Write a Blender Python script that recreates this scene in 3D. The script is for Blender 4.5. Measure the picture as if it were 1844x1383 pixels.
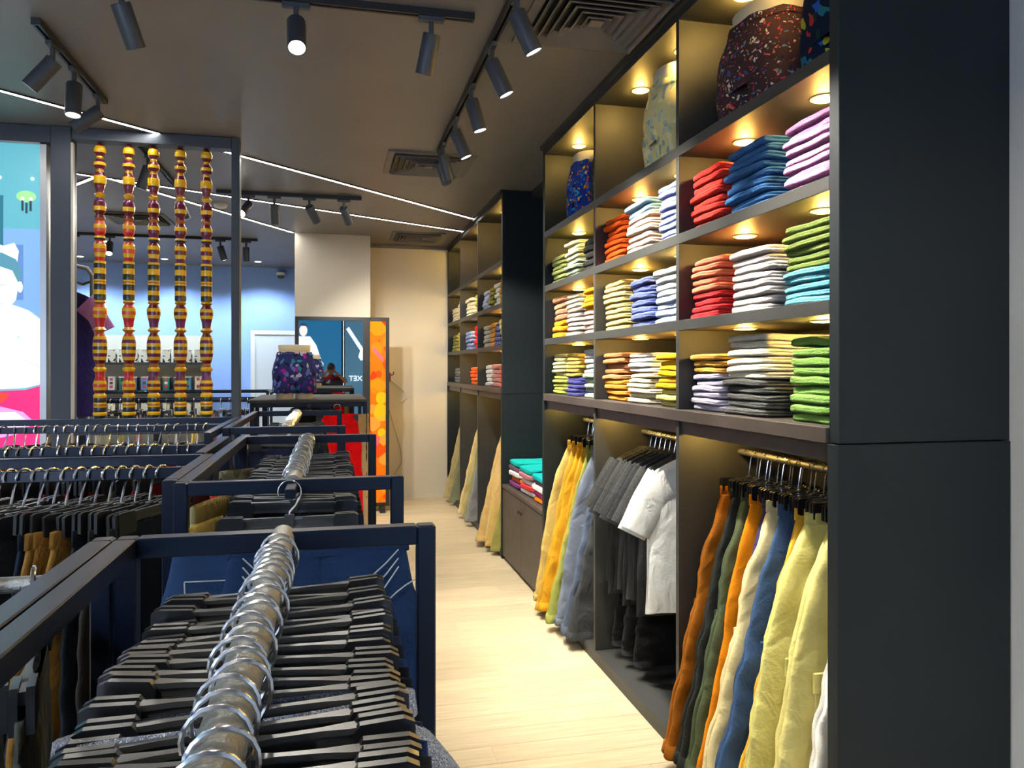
import bpy, math, random
from mathutils import Vector, Matrix, noise as mn

# ------------------------------------------------------------------ camera, world, exposure
sc = bpy.context.scene
for o in list(bpy.data.objects): bpy.data.objects.remove(o)
COL = sc.collection
PI = math.pi
F_PX, IMG_W = 1380.0, 1844.0
TH = math.atan(322 / F_PX)
EYE = 1.6
cam = bpy.data.cameras.new('camera'); camo = bpy.data.objects.new('camera', cam); COL.objects.link(camo)
camo.location = (0, 0, EYE); camo.rotation_euler = (PI / 2, 0, -TH)
cam.sensor_width = 36; cam.lens = 36 * F_PX / IMG_W; cam.shift_y = -28.5 / IMG_W; cam.clip_start = 0.02
sc.camera = camo
w = bpy.data.worlds.new('world'); sc.world = w; w.use_nodes = True
w.node_tree.nodes['Background'].inputs[0].default_value = (.55, .7, 1, 1)
w.node_tree.nodes['Background'].inputs[1].default_value = 2.6
sc.view_settings.view_transform = 'Standard'; sc.view_settings.look = 'None'
sc.view_settings.gamma = 1; sc.view_settings.use_curve_mapping = False
sc.view_settings.exposure = 1.16
try:
    sc.cycles.max_bounces = 4; sc.cycles.diffuse_bounces = 3; sc.cycles.glossy_bounces = 3; sc.cycles.use_adaptive_sampling = True; sc.cycles.adaptive_threshold = .06
    sc.cycles.sample_clamp_indirect = 6; sc.cycles.caustics_reflective = False; sc.cycles.caustics_refractive = False
    sc.cycles.use_denoising = True; sc.cycles.use_light_tree = False
except Exception: pass
CEIL = 3.10
SPOT_W, PUCK_W, LED_E = 44.0, 1.7, 26.0
WARM, NEUT, COOL = (1, .60, .12), (1, .93, .80), (.72, .86, 1)

# ------------------------------------------------------------------ helpers
def lin(c):
    f = lambda v: (v / 12.92 if v <= .04045 else ((v + .055) / 1.055) ** 2.4)
    return tuple(f(v / 255) for v in c)
def tag(o, label=None, cat=None, group=None, kind=None):
    if label: o['label'] = label
    if cat: o['category'] = cat
    if group: o['group'] = group
    if kind: o['kind'] = kind
    return o
def empty(name, loc=(0, 0, 0), rz=0, parent=None):
    o = bpy.data.objects.new(name, None); COL.objects.link(o)
    o.location = loc; o.rotation_euler = (0, 0, rz); o.empty_display_size = .05
    if parent: o.parent = parent
    return o
def thing(name, label, cat, loc=(0, 0, 0), rz=0, group=None, kind=None):
    return tag(empty(name, loc, rz), label, cat, group, kind)
class MB:
    def __init__(s): s.v = []; s.f = []; s.m = []
    def add(s, vs, fs, mi=0):
        b = len(s.v); s.v += [tuple(p) for p in vs]
        for f in fs: s.f.append(tuple(i + b for i in f)); s.m.append(mi)
        return s
    def box(s, x0, x1, y0, y1, z0, z1, mi=0, bev=0):
        if bev <= 0:
            vs = [(x, y, z) for z in (z0, z1) for y in (y0, y1) for x in (x0, x1)]
            return s.add(vs, [(0, 2, 3, 1), (4, 5, 7, 6), (0, 1, 5, 4), (2, 6, 7, 3), (0, 4, 6, 2), (1, 3, 7, 5)], mi)
        b = bev; out = []
        rect = lambda i: [(x0 + i, y0), (x1 - i, y0), (x1, y0 + i), (x1, y1 - i), (x1 - i, y1), (x0 + i, y1), (x0, y1 - i), (x0, y0 + i)] if i else None
        R = lambda d, e: [(x0 + d + e, y0 + d), (x1 - d - e, y0 + d), (x1 - d, y0 + d + e), (x1 - d, y1 - d - e), (x1 - d - e, y1 - d), (x0 + d + e, y1 - d), (x0 + d, y1 - d - e), (x0 + d, y0 + d + e)]
        for d, z in ((b, z0), (0, z0 + b), (0, z1 - b), (b, z1)):
            out += [(x, y, z) for x, y in R(d, b)]
        fs = [tuple(range(7, -1, -1)), tuple(range(24, 32))]
        for k in range(3):
            for i in range(8):
                j = (i + 1) % 8; fs.append((k * 8 + i, k * 8 + j, k * 8 + 8 + j, k * 8 + 8 + i))
        return s.add(out, fs, mi)
    def loft(s, rings, mi=0, caps=True, closed=True, mis=None):
        n = len(rings[0]); b = len(s.v)
        for r in rings: s.v += [tuple(p) for p in r]
        for k in range(len(rings) - 1):
            for i in range(n if closed else n - 1):
                j = (i + 1) % n
                s.f.append((b + k * n + i, b + k * n + j, b + (k + 1) * n + j, b + (k + 1) * n + i)); s.m.append(mis[k] if mis else mi)
        if caps and closed:
            s.f.append(tuple(b + i for i in range(n - 1, -1, -1))); s.m.append(mis[0] if mis else mi)
            e = b + (len(rings) - 1) * n
            s.f.append(tuple(e + i for i in range(n))); s.m.append(mis[-1] if mis else mi)
        return s
    def tube(s, path, r, n=8, mi=0):
        P = [Vector(p) for p in path]; rings = []; up = None
        for i, p in enumerate(P):
            d = (P[min(i + 1, len(P) - 1)] - P[max(i - 1, 0)]).normalized()
            if up is None: up = Vector((0, 0, 1)) if abs(d.z) < .9 else Vector((1, 0, 0))
            a = d.cross(up)
            if a.length < 1e-4: a = d.cross(Vector((0, 1, 0)))
            a.normalize(); b = a.cross(d).normalized(); up = b
            rr = r[i] if isinstance(r, (list, tuple)) else r
            rings.append([p + (a * math.cos(2 * PI * k / n) + b * math.sin(2 * PI * k / n)) * rr for k in range(n)])
        return s.loft(rings, mi)
    def lathe(s, prof, n=16, mi=0, c=(0, 0), mis=None):
        rings = [[(c[0] + r * math.cos(2 * PI * k / n), c[1] + r * math.sin(2 * PI * k / n), z) for k in range(n)] for r, z in prof]
        return s.loft(rings, mi, mis=mis)
    def mesh(s, name, smooth=False):
        me = bpy.data.meshes.new(name); me.from_pydata(s.v, [], s.f)
        me.polygons.foreach_set('material_index', s.m)
        if smooth: me.polygons.foreach_set('use_smooth', [True] * len(s.f))
        me.validate(); me.update()
        if smooth:
            try: me.set_sharp_from_angle(angle=smooth if smooth is not True else 0.9)
            except Exception: pass
        return me
    def build(s, name, mats, parent=None, smooth=False, loc=None):
        me = s.mesh(name, smooth)
        for m in (mats if isinstance(mats, (list, tuple)) else [mats]): me.materials.append(m)
        return link(name, me, parent, loc)
def link(name, me, parent=None, loc=None, rot=None, mat=None):
    o = bpy.data.objects.new(name, me); COL.objects.link(o)
    if parent: o.parent = parent
    if loc: o.location = loc
    if rot: o.rotation_euler = rot
    if mat:
        o.material_slots[0].link = 'OBJECT'; o.material_slots[0].material = mat
    return o
def copy_tree(o, parent=None):
    c = o.copy(); COL.objects.link(c); c.parent = parent
    for ch in o.children: copy_tree(ch, c)
    return c

# ------------------------------------------------------------------ materials
def mat(name, col, rough=.5, metal=0, bump=0, bscale=80, var=0, vscale=6, emit=None, estr=0, coat=0, spec=.5, sheen=0):
    m = bpy.data.materials.new(name); m.use_nodes = True
    nt = m.node_tree; b = nt.nodes['Principled BSDF']
    b.inputs['Base Color'].default_value = (*col, 1); b.inputs['Roughness'].default_value = rough; b.inputs['Metallic'].default_value = metal
    b.inputs['Specular IOR Level'].default_value = spec
    if coat: b.inputs['Coat Weight'].default_value = coat; b.inputs['Coat Roughness'].default_value = .1
    if sheen: b.inputs['Sheen Weight'].default_value = sheen
    if emit: b.inputs['Emission Color'].default_value = (*emit, 1); b.inputs['Emission Strength'].default_value = estr
    if bump or var: tc = nt.nodes.new('ShaderNodeTexCoord')
    if bump:
        n = nt.nodes.new('ShaderNodeTexNoise'); n.inputs['Scale'].default_value = bscale; n.inputs['Detail'].default_value = 2
        bp = nt.nodes.new('ShaderNodeBump'); bp.inputs['Strength'].default_value = bump; bp.inputs['Distance'].default_value = .01
        nt.links.new(tc.outputs['Object'], n.inputs['Vector']); nt.links.new(n.outputs['Fac'], bp.inputs['Height']); nt.links.new(bp.outputs['Normal'], b.inputs['Normal'])
    if var:
        n = nt.nodes.new('ShaderNodeTexNoise'); n.inputs['Scale'].default_value = vscale; n.inputs['Detail'].default_value = 3
        r = nt.nodes.new('ShaderNodeValToRGB')
        r.color_ramp.elements[0].position = .3; r.color_ramp.elements[1].position = .7
        r.color_ramp.elements[0].color = (*[c * (1 - var) for c in col], 1); r.color_ramp.elements[1].color = (*[min(1, c * (1 + var)) for c in col], 1)
        nt.links.new(tc.outputs['Object'], n.inputs['Vector']); nt.links.new(n.outputs['Fac'], r.inputs[0]); nt.links.new(r.outputs[0], b.inputs['Base Color'])
    return m
_fab = {}
def cloth(rgb, rough):
    m = mat('fabric', lin(rgb), rough, bump=.3, bscale=90, var=.10, vscale=14, spec=.12)
    nt = m.node_tree; bp = [n for n in nt.nodes if n.type == 'BUMP'][0]; tc = [n for n in nt.nodes if n.type == 'TEX_COORD'][0]
    mp = nt.nodes.new('ShaderNodeMapping'); mp.inputs['Scale'].default_value = (11, 11, 7); mp.inputs['Rotation'].default_value = (.3, .5, .2)
    n = nt.nodes.new('ShaderNodeTexNoise'); n.inputs['Scale'].default_value = 1; n.inputs['Detail'].default_value = 2; n.inputs['Distortion'].default_value = 1.2
    b2 = nt.nodes.new('ShaderNodeBump'); b2.inputs['Strength'].default_value = .55; b2.inputs['Distance'].default_value = .03
    nt.links.new(tc.outputs['Object'], mp.inputs[0]); nt.links.new(mp.outputs[0], n.inputs['Vector']); nt.links.new(n.outputs['Fac'], b2.inputs['Height']); nt.links.new(b2.outputs['Normal'], bp.inputs['Normal'])
    return m
def fabric(rgb, rough=.9):
    if rgb not in _fab:
        _fab[rgb] = cloth(rgb, rough)
    return _fab[rgb]
def printed(name, base, cols, scale=30, kind='v', thr=.35, emit=0):
    """printed cloth: coloured cells scattered on a ground colour"""
    m = bpy.data.materials.new(name); m.use_nodes = True; nt = m.node_tree; b = nt.nodes['Principled BSDF']
    b.inputs['Roughness'].default_value = .85; b.inputs['Specular IOR Level'].default_value = .2
    tc = nt.nodes.new('ShaderNodeTexCoord'); nz = nt.nodes.new('ShaderNodeTexNoise'); nz.inputs['Scale'].default_value = scale * .5
    mx = nt.nodes.new('ShaderNodeVectorMath'); mx.operation = 'SCALE'; mx.inputs['Scale'].default_value = .06 if kind == 'v' else .12
    ad = nt.nodes.new('ShaderNodeVectorMath'); ad.operation = 'ADD'
    nt.links.new(tc.outputs['Object'], nz.inputs['Vector']); nt.links.new(nz.outputs['Color'], mx.inputs[0])
    nt.links.new(tc.outputs['Object'], ad.inputs[0]); nt.links.new(mx.outputs[0], ad.inputs[1])
    vo = nt.nodes.new('ShaderNodeTexVoronoi'); vo.inputs['Scale'].default_value = scale
    nt.links.new(ad.outputs[0], vo.inputs['Vector'])
    sep = nt.nodes.new('ShaderNodeSeparateColor'); nt.links.new(vo.outputs['Color'], sep.inputs[0])
    r = nt.nodes.new('ShaderNodeValToRGB'); r.color_ramp.interpolation = 'CONSTANT'
    els = r.color_ramp.elements; els[0].color = (*cols[0], 1); els[0].position = 0
    for i, c in enumerate(cols[1:], 1):
        if i == 1: e = els[1]; e.position = 1 / len(cols)
        else: e = els.new(i / len(cols))
        e.color = (*c, 1)
    nt.links.new(sep.outputs[0], r.inputs[0])
    cmp_ = nt.nodes.new('ShaderNodeMath'); cmp_.operation = 'LESS_THAN'; cmp_.inputs[1].default_value = thr
    nt.links.new(vo.outputs['Distance'], cmp_.inputs[0])
    mix = nt.nodes.new('ShaderNodeMix'); mix.data_type = 'RGBA'
    nt.links.new(cmp_.outputs[0], mix.inputs[0]); mix.inputs[6].default_value = (*base, 1); nt.links.new(r.outputs[0], mix.inputs[7])
    nt.links.new(mix.outputs[2], b.inputs['Base Color'])
    if emit:
        nt.links.new(mix.outputs[2], b.inputs['Emission Color']); b.inputs['Emission Strength'].default_value = emit
    return m
LAM = mat('black_laminate', (.030, .031, .029), .55, bump=.05, bscale=200, var=.2, vscale=3)
LAMS = mat('side_laminate', (.009, .014, .017), .55, bump=.05, bscale=200, var=.15, vscale=2, spec=.3)
WOODL = mat('dark_wood_laminate', (.055, .043, .035), .45, var=.25, vscale=8)
CEILM = mat('ceiling_paint', (.175, .166, .160), .42, bump=.05, bscale=30, var=.06, vscale=2)
VENTM = mat('vent_metal', (.14, .13, .122), .5)
WALLM = mat('wall_cream', (.60, .565, .475), .8, bump=.05, bscale=150)
WALLW = mat('wall_white', (.72, .72, .70), .75, bump=.05, bscale=150)
BLUEW = mat('wall_blue', (.30, .46, .88), .8, bump=.05, bscale=100)
RACKM = mat('rack_blue_black', (.004, .009, .022), .34, metal=.0, bump=.04, bscale=300, coat=.1, spec=.25)
POSTM = mat('post_slate', (.035, .045, .06), .45)
TUBEM = mat('tube_steel', (.30, .30, .28), .5, metal=.8, bump=.3, bscale=250)
CHROME = mat('chrome', (.85, .86, .88), .16, metal=1)
BLKP = mat('black_plastic', (.011, .012, .014), .32, coat=.4)
BLKM = mat('black_metal', (.015, .016, .018), .4)
SPOTM = mat('spot_black', (.05, .058, .07), .45)
CREAM = mat('mannequin_cream', (.78, .70, .50), .5)
LENS = mat('lamp_lens', (1, 1, 1), .3, emit=(1, .95, .82), estr=14)
LENSOFF = mat('lamp_lens_dim', (.6, .6, .55), .3, emit=(1, .95, .82), estr=2.5)
PUCK = mat('puck_lens', (1, 1, 1), .3, emit=(1, .86, .5), estr=12)
LEDM = mat('led_strip', (1, 1, 1), .3, emit=(1, .96, .9), estr=LED_E)
def plank_mat(i):
    random.seed(400 + i); k = random.uniform(.9, 1.08)
    m = mat('pale_oak', tuple(c * k for c in (.56, .45, .28)), .38)
    nt = m.node_tree; b = nt.nodes['Principled BSDF']
    tc = nt.nodes.new('ShaderNodeTexCoord'); mp = nt.nodes.new('ShaderNodeMapping'); mp.inputs['Scale'].default_value = (1.2, 14, 1); mp.inputs['Location'].default_value = (i * 3.1, i, 0)
    n = nt.nodes.new('ShaderNodeTexNoise'); n.inputs['Scale'].default_value = 3; n.inputs['Detail'].default_value = 5
    r = nt.nodes.new('ShaderNodeValToRGB'); r.color_ramp.elements[0].position = .3; r.color_ramp.elements[1].position = .75
    r.color_ramp.elements[0].color = (.49 * k, .39 * k, .24 * k, 1); r.color_ramp.elements[1].color = (.62 * k, .52 * k, .35 * k, 1)
    nt.links.new(tc.outputs['Object'], mp.inputs[0]); nt.links.new(mp.outputs[0], n.inputs['Vector']); nt.links.new(n.outputs['Fac'], r.inputs[0]); nt.links.new(r.outputs[0], b.inputs['Base Color'])
    return m

def spot_light(parent, energy, color, size, loc, rot=(0, 0, 0), blend=.6, radius=.03):
    l = bpy.data.lights.new('lamp_light', 'SPOT'); l.energy = energy; l.color = color; l.spot_size = size; l.spot_blend = blend; l.shadow_soft_size = radius
    o = bpy.data.objects.new('lamp_light', l); COL.objects.link(o); o.parent = parent; o.location = loc; o.rotation_euler = rot
    return o

# ------------------------------------------------------------------ setting
XL, XR, YN, YF = -5.2, 1.97, -3.2, 11.95
XF = 1.385          # front plane of the wall units
def struct(name, mb, m, parent=None):
    o = mb.build(name, m, parent)
    if not parent: tag(o, kind='structure')
    return o
fl = struct('floor', MB().box(XL - .1, XR + .1, YN - .1, YF + .1, -.1, -.012), mat('floor_joint', (.30, .24, .15), .7))
PM = [plank_mat(i) for i in range(6)]
PW = .145
plank_me = MB().box(0, 1.2, 0, PW - .002, -.012, 0, bev=.0012).mesh('plank'); plank_me.materials.append(PM[0])
rest = MB(); random.seed(3)
row = 0; y = YN
while y < YF:
    x = XL - random.uniform(0, 1.2)
    while x < XR:
        if 1.6 < y < 9.5 and x + 1.2 > .05:
            link('plank', plank_me, fl, (x, y, 0), mat=PM[random.randrange(6)])
        else:
            rest.box(x, x + 1.198, y, y + PW - .002, -.012, 0, random.randrange(6))
        x += 1.2
    y += PW; row += 1
tag(rest.build('plank_field', PM, fl), kind='stuff')
ceil = struct('ceiling', MB().box(XL - .1, XR + .1, YN - .1, YF + .1, CEIL, CEIL + .1), CEILM)
struct('wall_right', MB().box(XR, XR + .1, YN - .1, YF + .1, 0, CEIL), WALLW)
struct('wall_left', MB().box(XL - .1, XL, YN - .1, YF + .1, 0, CEIL), WALLW)
struct('wall_back', MB().box(XL, -.38, YF, YF + .1, 0, CEIL), BLUEW)
struct('wall_back_cream', MB().box(.40, XR, 9.46, 9.56, 0, CEIL), WALLM)
struct('wall_column', MB().box(-.415, .41, 8.82, YF + .1, 0, CEIL), WALLM)
struct('trim_1', MB().box(.41, XF, 9.44, 9.46, CEIL - .035, CEIL), CEILM)
struct('baseboard_back', MB().box(.41, XF, 9.448, 9.46, 0, .05), WALLM)
# shop front behind the camera: low sill, header, mullions; the mall's light comes through the glass
SHOPM = mat('shopfront_panel', (.03, .10, .15), .35)
sf = struct('wall_front', MB().box(XL, XR, YN - .1, YN, 2.9, CEIL).box(XL, XR, YN - .1, YN, 0, .25), SHOPM)
for x in (-5.2, -3.4, -1.8, 1.0, 1.87): struct('mullion', MB().box(x, x + .1, YN - .08, YN, .25, 2.9), BLKM, sf)
# panelled part of the front that the mirror looks at
struct('panel', MB().box(-1.7, .26, YN - .06, YN - .01, .25, 2.9), mat('teal_panel', (.02, .16, .25), .4, var=.2, vscale=2), sf)
struct('panel', MB().box(.27, 1.0, YN - .06, YN - .01, .25, 2.9), mat('grey_blue_panel', (.05, .10, .14), .4, var=.2, vscale=2), sf)
# far white door in the blue wall
dr = struct('door_1', MB().box(-1.13, -.50, YF - .03, YF, 0, 2.1), mat('door_white', (.62, .66, .72), .6))
struct('door_frame', MB().box(-1.19, -1.13, YF - .045, YF, 0, 2.16).box(-.50, -.44, YF - .045, YF, 0, 2.16).box(-1.13, -.50, YF - .045, YF, 2.1, 2.16), WALLW, dr)
struct('door_handle', MB().tube([(-1.06, YF - .03, 1.02), (-1.06, YF - .07, 1.02), (-.96, YF - .07, 1.02)], .01), CHROME, dr)

# ------------------------------------------------------------------ ceiling: LED strips, vents, detector
def strip(label, a, b):
    a = Vector((*a, 0)); b = Vector((*b, 0)); d = b - a; L = d.length; ang = math.atan2(d.y, d.x)
    t = thing('led_strip', label, 'light strip', (a.x, a.y, CEIL), ang, 'white light strips let into the dark ceiling')
    MB().box(0, L, -.022, -.014, -.008, 0).box(0, L, .014, .022, -.008, 0).build('channel', BLKM, t)
    MB().box(0, L, -.013, .013, -.006, -.001).build('diffuser', LEDM, t)
k = 1.0714
strip('long white light strip running diagonally from above the poster to the far wall unit', (-2.2, 4.22), (XF - .02, 7.56))
strip('white light strip beyond the wooden spindles reaching the far wall unit', (-2.0, 6.46), (XF - .02, 8.27))
strip('white light strip ending at the corner of the cream column', (-1.72, 6.60), (-.43, 8.78))
strip('short white light strip meeting two others behind the spindle screen', (-2.9, 8.05), (-1.80, 6.56))
def diffuser_vent(label, cx, cy, half, rings=6):
    t = thing('air_vent', label, 'air vent', (cx, cy, CEIL), 0)
    m = MB(); h = half
    def frame(m, a, b, z0, z1):
        m.box(-a, a, -a, -b, z0, z1); m.box(-a, a, b, a, z0, z1); m.box(-a, -b, -b, b, z0, z1); m.box(b, a, -b, b, z0, z1)
    frame(m, h, h * .86, -.012, 0); m.build('frame', VENTM, t)
    for i in range(rings):
        a = h * (.83 - .13 * i)
        lv = MB()
        for q in range(4):
            ca, sa = round(math.cos(q * PI / 2)), round(math.sin(q * PI / 2)); o = a - h * .085
            P = [(-a, -a, -.030), (a, -a, -.030), (o, -o, -.006), (-o, -o, -.006)]
            P2 = [(x, y, z + .006) for x, y, z in P]
            R = [(x * ca - y * sa, x * sa + y * ca, z) for x, y, z in P + P2]
            lv.add(R, [(0, 1, 2, 3), (7, 6, 5, 4), (0, 4, 5, 1), (2, 6, 7, 3), (1, 5, 6, 2), (0, 3, 7, 4)])
        lv.build('louvre', VENTM, t)
    MB().box(-h * .1, h * .1, -h * .1, h * .1, -.028, -.022).build('centre_plate', VENTM, t)
    MB().box(-h * .86, h * .86, -h * .86, h * .86, -.004, -.002).build('duct', BLKM, t)
diffuser_vent('large square ceiling vent with nested louvres above the nearest wall unit', 1.095, 3.115, .30)
diffuser_vent('square ceiling vent at the far end of the aisle spotlight track', .68, 5.62, .31, 5)
diffuser_vent('small square ceiling vent near the far cream wall', .93, 8.75, .29, 5)
diffuser_vent('ceiling vent seen between the spindles beyond the light strips', -1.9, 8.3, .30, 5)
t = thing('smoke_detector', 'round white smoke detector on the ceiling behind the rightmost spindle', 'smoke detector', (-1.0, 7.41, CEIL))
MB().lathe([(.062, 0), (.062, -.015)], 20).build('base', WALLW, t, True); MB().lathe([(.058, -.015), (.05, -.035), (.02, -.045), (.001, -.046)], 20).build('cover', WALLW, t, True)
t = thing('security_camera', 'small white dome security camera high on the blue wall', 'camera', (-.76, YF, 2.98), 0)
MB().box(-.06, .06, -.12, 0, .0, .05, bev=.01).build('mount', WALLW, t); MB().lathe([(.05, 0), (.045, -.03), (.02, -.048), (.001, -.05)], 16, c=(0, -.06)).build('dome', BLKP, t, True)
for i, (x, y, lb) in enumerate([(-2.25, 11.3, 'recessed ceiling downlight behind the middle spindle near the blue wall'), (-1.03, 11.3, 'recessed ceiling downlight by the security camera'), (-3.3, 11.3, 'recessed ceiling downlight farthest left by the blue wall'), (-2.6, 9.9, 'recessed ceiling downlight in front of the far display shelf')]):
    t = thing('downlight', lb, 'downlight', (x, y, CEIL), 0, 'recessed downlights by the blue wall')
    MB().lathe([(.055, 0), (.055, -.006), (.042, -.008), (.042, 0)], 18).build('ring', WALLW, t, True); MB().lathe([(.042, -.003), (.001, -.004)], 18).build('lens', LENS, t)
    spot_light(t, 58, COOL, 2.4, (0, 0, -.02))

# ------------------------------------------------------------------ track lights
def track(label, a, b):
    a = Vector((*a, 0)); b = Vector((*b, 0)); d = b - a; L = d.length
    t = thing('ceiling_track', label, 'light track', (a.x, a.y, CEIL), math.atan2(d.y, d.x), 'black ceiling light tracks')
    MB().box(0, L, -.017, -.006, -.03, 0).box(0, L, .006, .017, -.03, 0).box(0, L, -.006, .006, -.012, 0).build('rail', BLKM, t)
    MB().box(-.006, 0, -.018, .018, -.031, 0).build('end_cap', BLKP, t); MB().box(L, L + .006, -.018, .018, -.031, 0).build('end_cap', BLKP, t)
def spot(label, x, y, aim, lit=1.0, along=0, size=1.0, col=NEUT, r=.037, L=.165, seen=True):
    t = thing('track_spotlight', label, 'spotlight', (x, y, CEIL - .03), along, 'cylinder spotlights on the ceiling tracks')
    MB().box(-.055, .055, -.014, .014, -.022, .0, bev=.003).build('adapter', SPOTM, t)
    MB().lathe([(.011, -.022), (.011, -.075)], 10).build('stem', SPOTM, t, True)
    a = Vector(aim).normalized()
    if along: a = Matrix.Rotation(-along, 3, 'Z') @ a
    q = (-a).to_track_quat('Z', 'Y')
    h = MB()
    h.lathe([(r * .35, L * .36), (r * .94, L * .355), (r, L * .33), (r, -L * .64), (r * .9, -L * .645), (r * .86, -L * .63), (r * .86, -L * .61)], 20)
    ho = h.build('head', SPOTM, t, True); ho.location = Vector((0, 0, -.085)) + a * .045; ho.rotation_mode = 'QUATERNION'; ho.rotation_quaternion = q
    MB().lathe([(r * .84, -L * .622), (.001, -L * .63)], 20).build('lens', LENS if lit > .5 else LENSOFF, ho)
    if lit: spot_light(ho, SPOT_W * lit, col, size, (0, 0, -L * .66), (0, 0, 0))
track('black light track above the aisle running along the wall unit', (.705, 2.2), (.705, 5.2))
names = ['nearest', 'second', 'third', 'fourth', 'fifth']
for i, (y, a) in enumerate([(2.93, (.52, .05, -1)), (3.42, (.50, 0, -1)), (3.94, (.30, 0, -1)), (4.48, (.45, 0, -1)), (5.0, (.30, .25, -1))]):
    spot(f'black cylinder spotlight, {names[i]} of five over the aisle', .705, y, a, 2.6, PI / 2, 1.3)
spot('black cylinder spotlight at the very end of the aisle track', .705, 5.16, (.5, .7, -1), 2.0, PI / 2, 1.0)
spot('black cylinder spotlight over the aisle nearer than the frame shows', .705, 2.35, (.5, -.3, -1), 3.5, PI / 2, 1.1)
track('black light track crossing the ceiling at the top of the picture', (-1.0, 3.2), (.575, 3.2))
spot('dark cylinder spotlight hanging by the right end of the crossing track', .40, 3.2, (-.18, .42, -1), .9, 0, 1.4)
spot('glowing cylinder spotlight pointing at the viewer', -.145, 3.2, (.05, -.62, -1), 1.0, 0, 1.2)
spot('large dark cylinder spotlight at the top left edge', -.79, 3.2, (.28, .5, -1), .9, 0, 1.3)
track('short black light track at upper left before the poster', (-1.24, 3.66), (-1.24, 4.66))
spot('cylinder spotlight tilted left on the upper left track', -1.24, 3.86, (-.8, 0, -1), .8, PI / 2, 1.4, COOL)
spot('lit cylinder spotlight pointing down in the middle of the upper left track', -1.24, 4.16, (0, -.15, -1), 1, PI / 2, 1.4)
spot('cylinder spotlight tilted far left at the end of the upper left track', -1.24, 4.55, (-1, 0, -.75), .8, PI / 2, 1.4, COOL)
track('black light track hanging behind the spindle screen', (-1.25, 5.55), (-1.25, 7.0))
spot('dark cylinder spotlight half hidden behind the second and third spindles', -1.25, 5.75, (-.35, .1, -1), .8, PI / 2, 1.3, COOL)
spot('dark cylinder spotlight just right of the middle spindle', -1.25, 6.85, (.4, .2, -1), .8, PI / 2, 1.3)
track('black light track in front of the cream column', (-.95, 6.84), (.235, 6.84))
for x, a, lit, lb in [(-.70, (-.5, -1.1, -1), 1, 'lit cylinder spotlight leftmost on the track before the cream column'), (-.49, (0, .35, -1), 1.3, 'cylinder spotlight pointing straight down before the cream column'), (-.20, (.6, .95, -1), 1.4, 'cylinder spotlight tilted right above the column edge'), (.09, (.45, 1.0, -1), 1.4, 'cylinder spotlight rightmost on the track before the cream column')]:
    spot(lb, x, 6.84, a, lit, 0, 1.4)
track('far black light track seen through the spindles', (-3.2, 9.32), (-.86, 9.32))
for x, a, lit, lb in [(-2.78, (.1, -.6, -1), 1, 'glowing spotlight low left of the first spindle'), (-2.42, (.1, -.7, -1), 1, 'glowing spotlight between the first two spindles'), (-1.26, (.3, .1, -1), .8, 'dark spotlight right of the rightmost spindle'), (-.98, (0, .2, -1), 1, 'lit spotlight right of the slate post on the far track')]:
    spot(lb, x, 9.32, a, lit, 0, 1.5, COOL)
for i, (x, y, a) in enumerate([(-3.2, 1.5, (.4, .3, -1)), (-3.0, 3.5, (.3, 0, -1)), (-3.4, 6.5, (.2, .2, -1)), (.6, .4, (.4, .3, -1)), (-.9, -.6, (.1, .5, -1)), (-2.2, .2, (.3, .4, -1))]):  # unseen spotlights added as fill light, each on an invented short track
    track(['added black light track over the left racks out of view', 'added black light track left of the poster out of view', 'added black light track left of the spindles out of view', 'added black light track above the photographer out of view', 'added black light track behind the photographer out of view', 'added black light track above the front left rack out of view'][i], (x - .3, y), (x + .3, y))
    spot(['added fill spotlight over the left racks out of view', 'added fill spotlight left of the poster out of view', 'added fill spotlight left of the spindles out of view', 'added fill spotlight right above the photographer out of view', 'added fill spotlight left behind the photographer out of view', 'added fill spotlight above the front left rack out of view'][i], x, y, a, (3.0, 3.0, 1.5, .9, .8, 2.2)[i], 0, 1.9, COOL if i in (0, 1, 2, 5) else NEUT)

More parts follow.
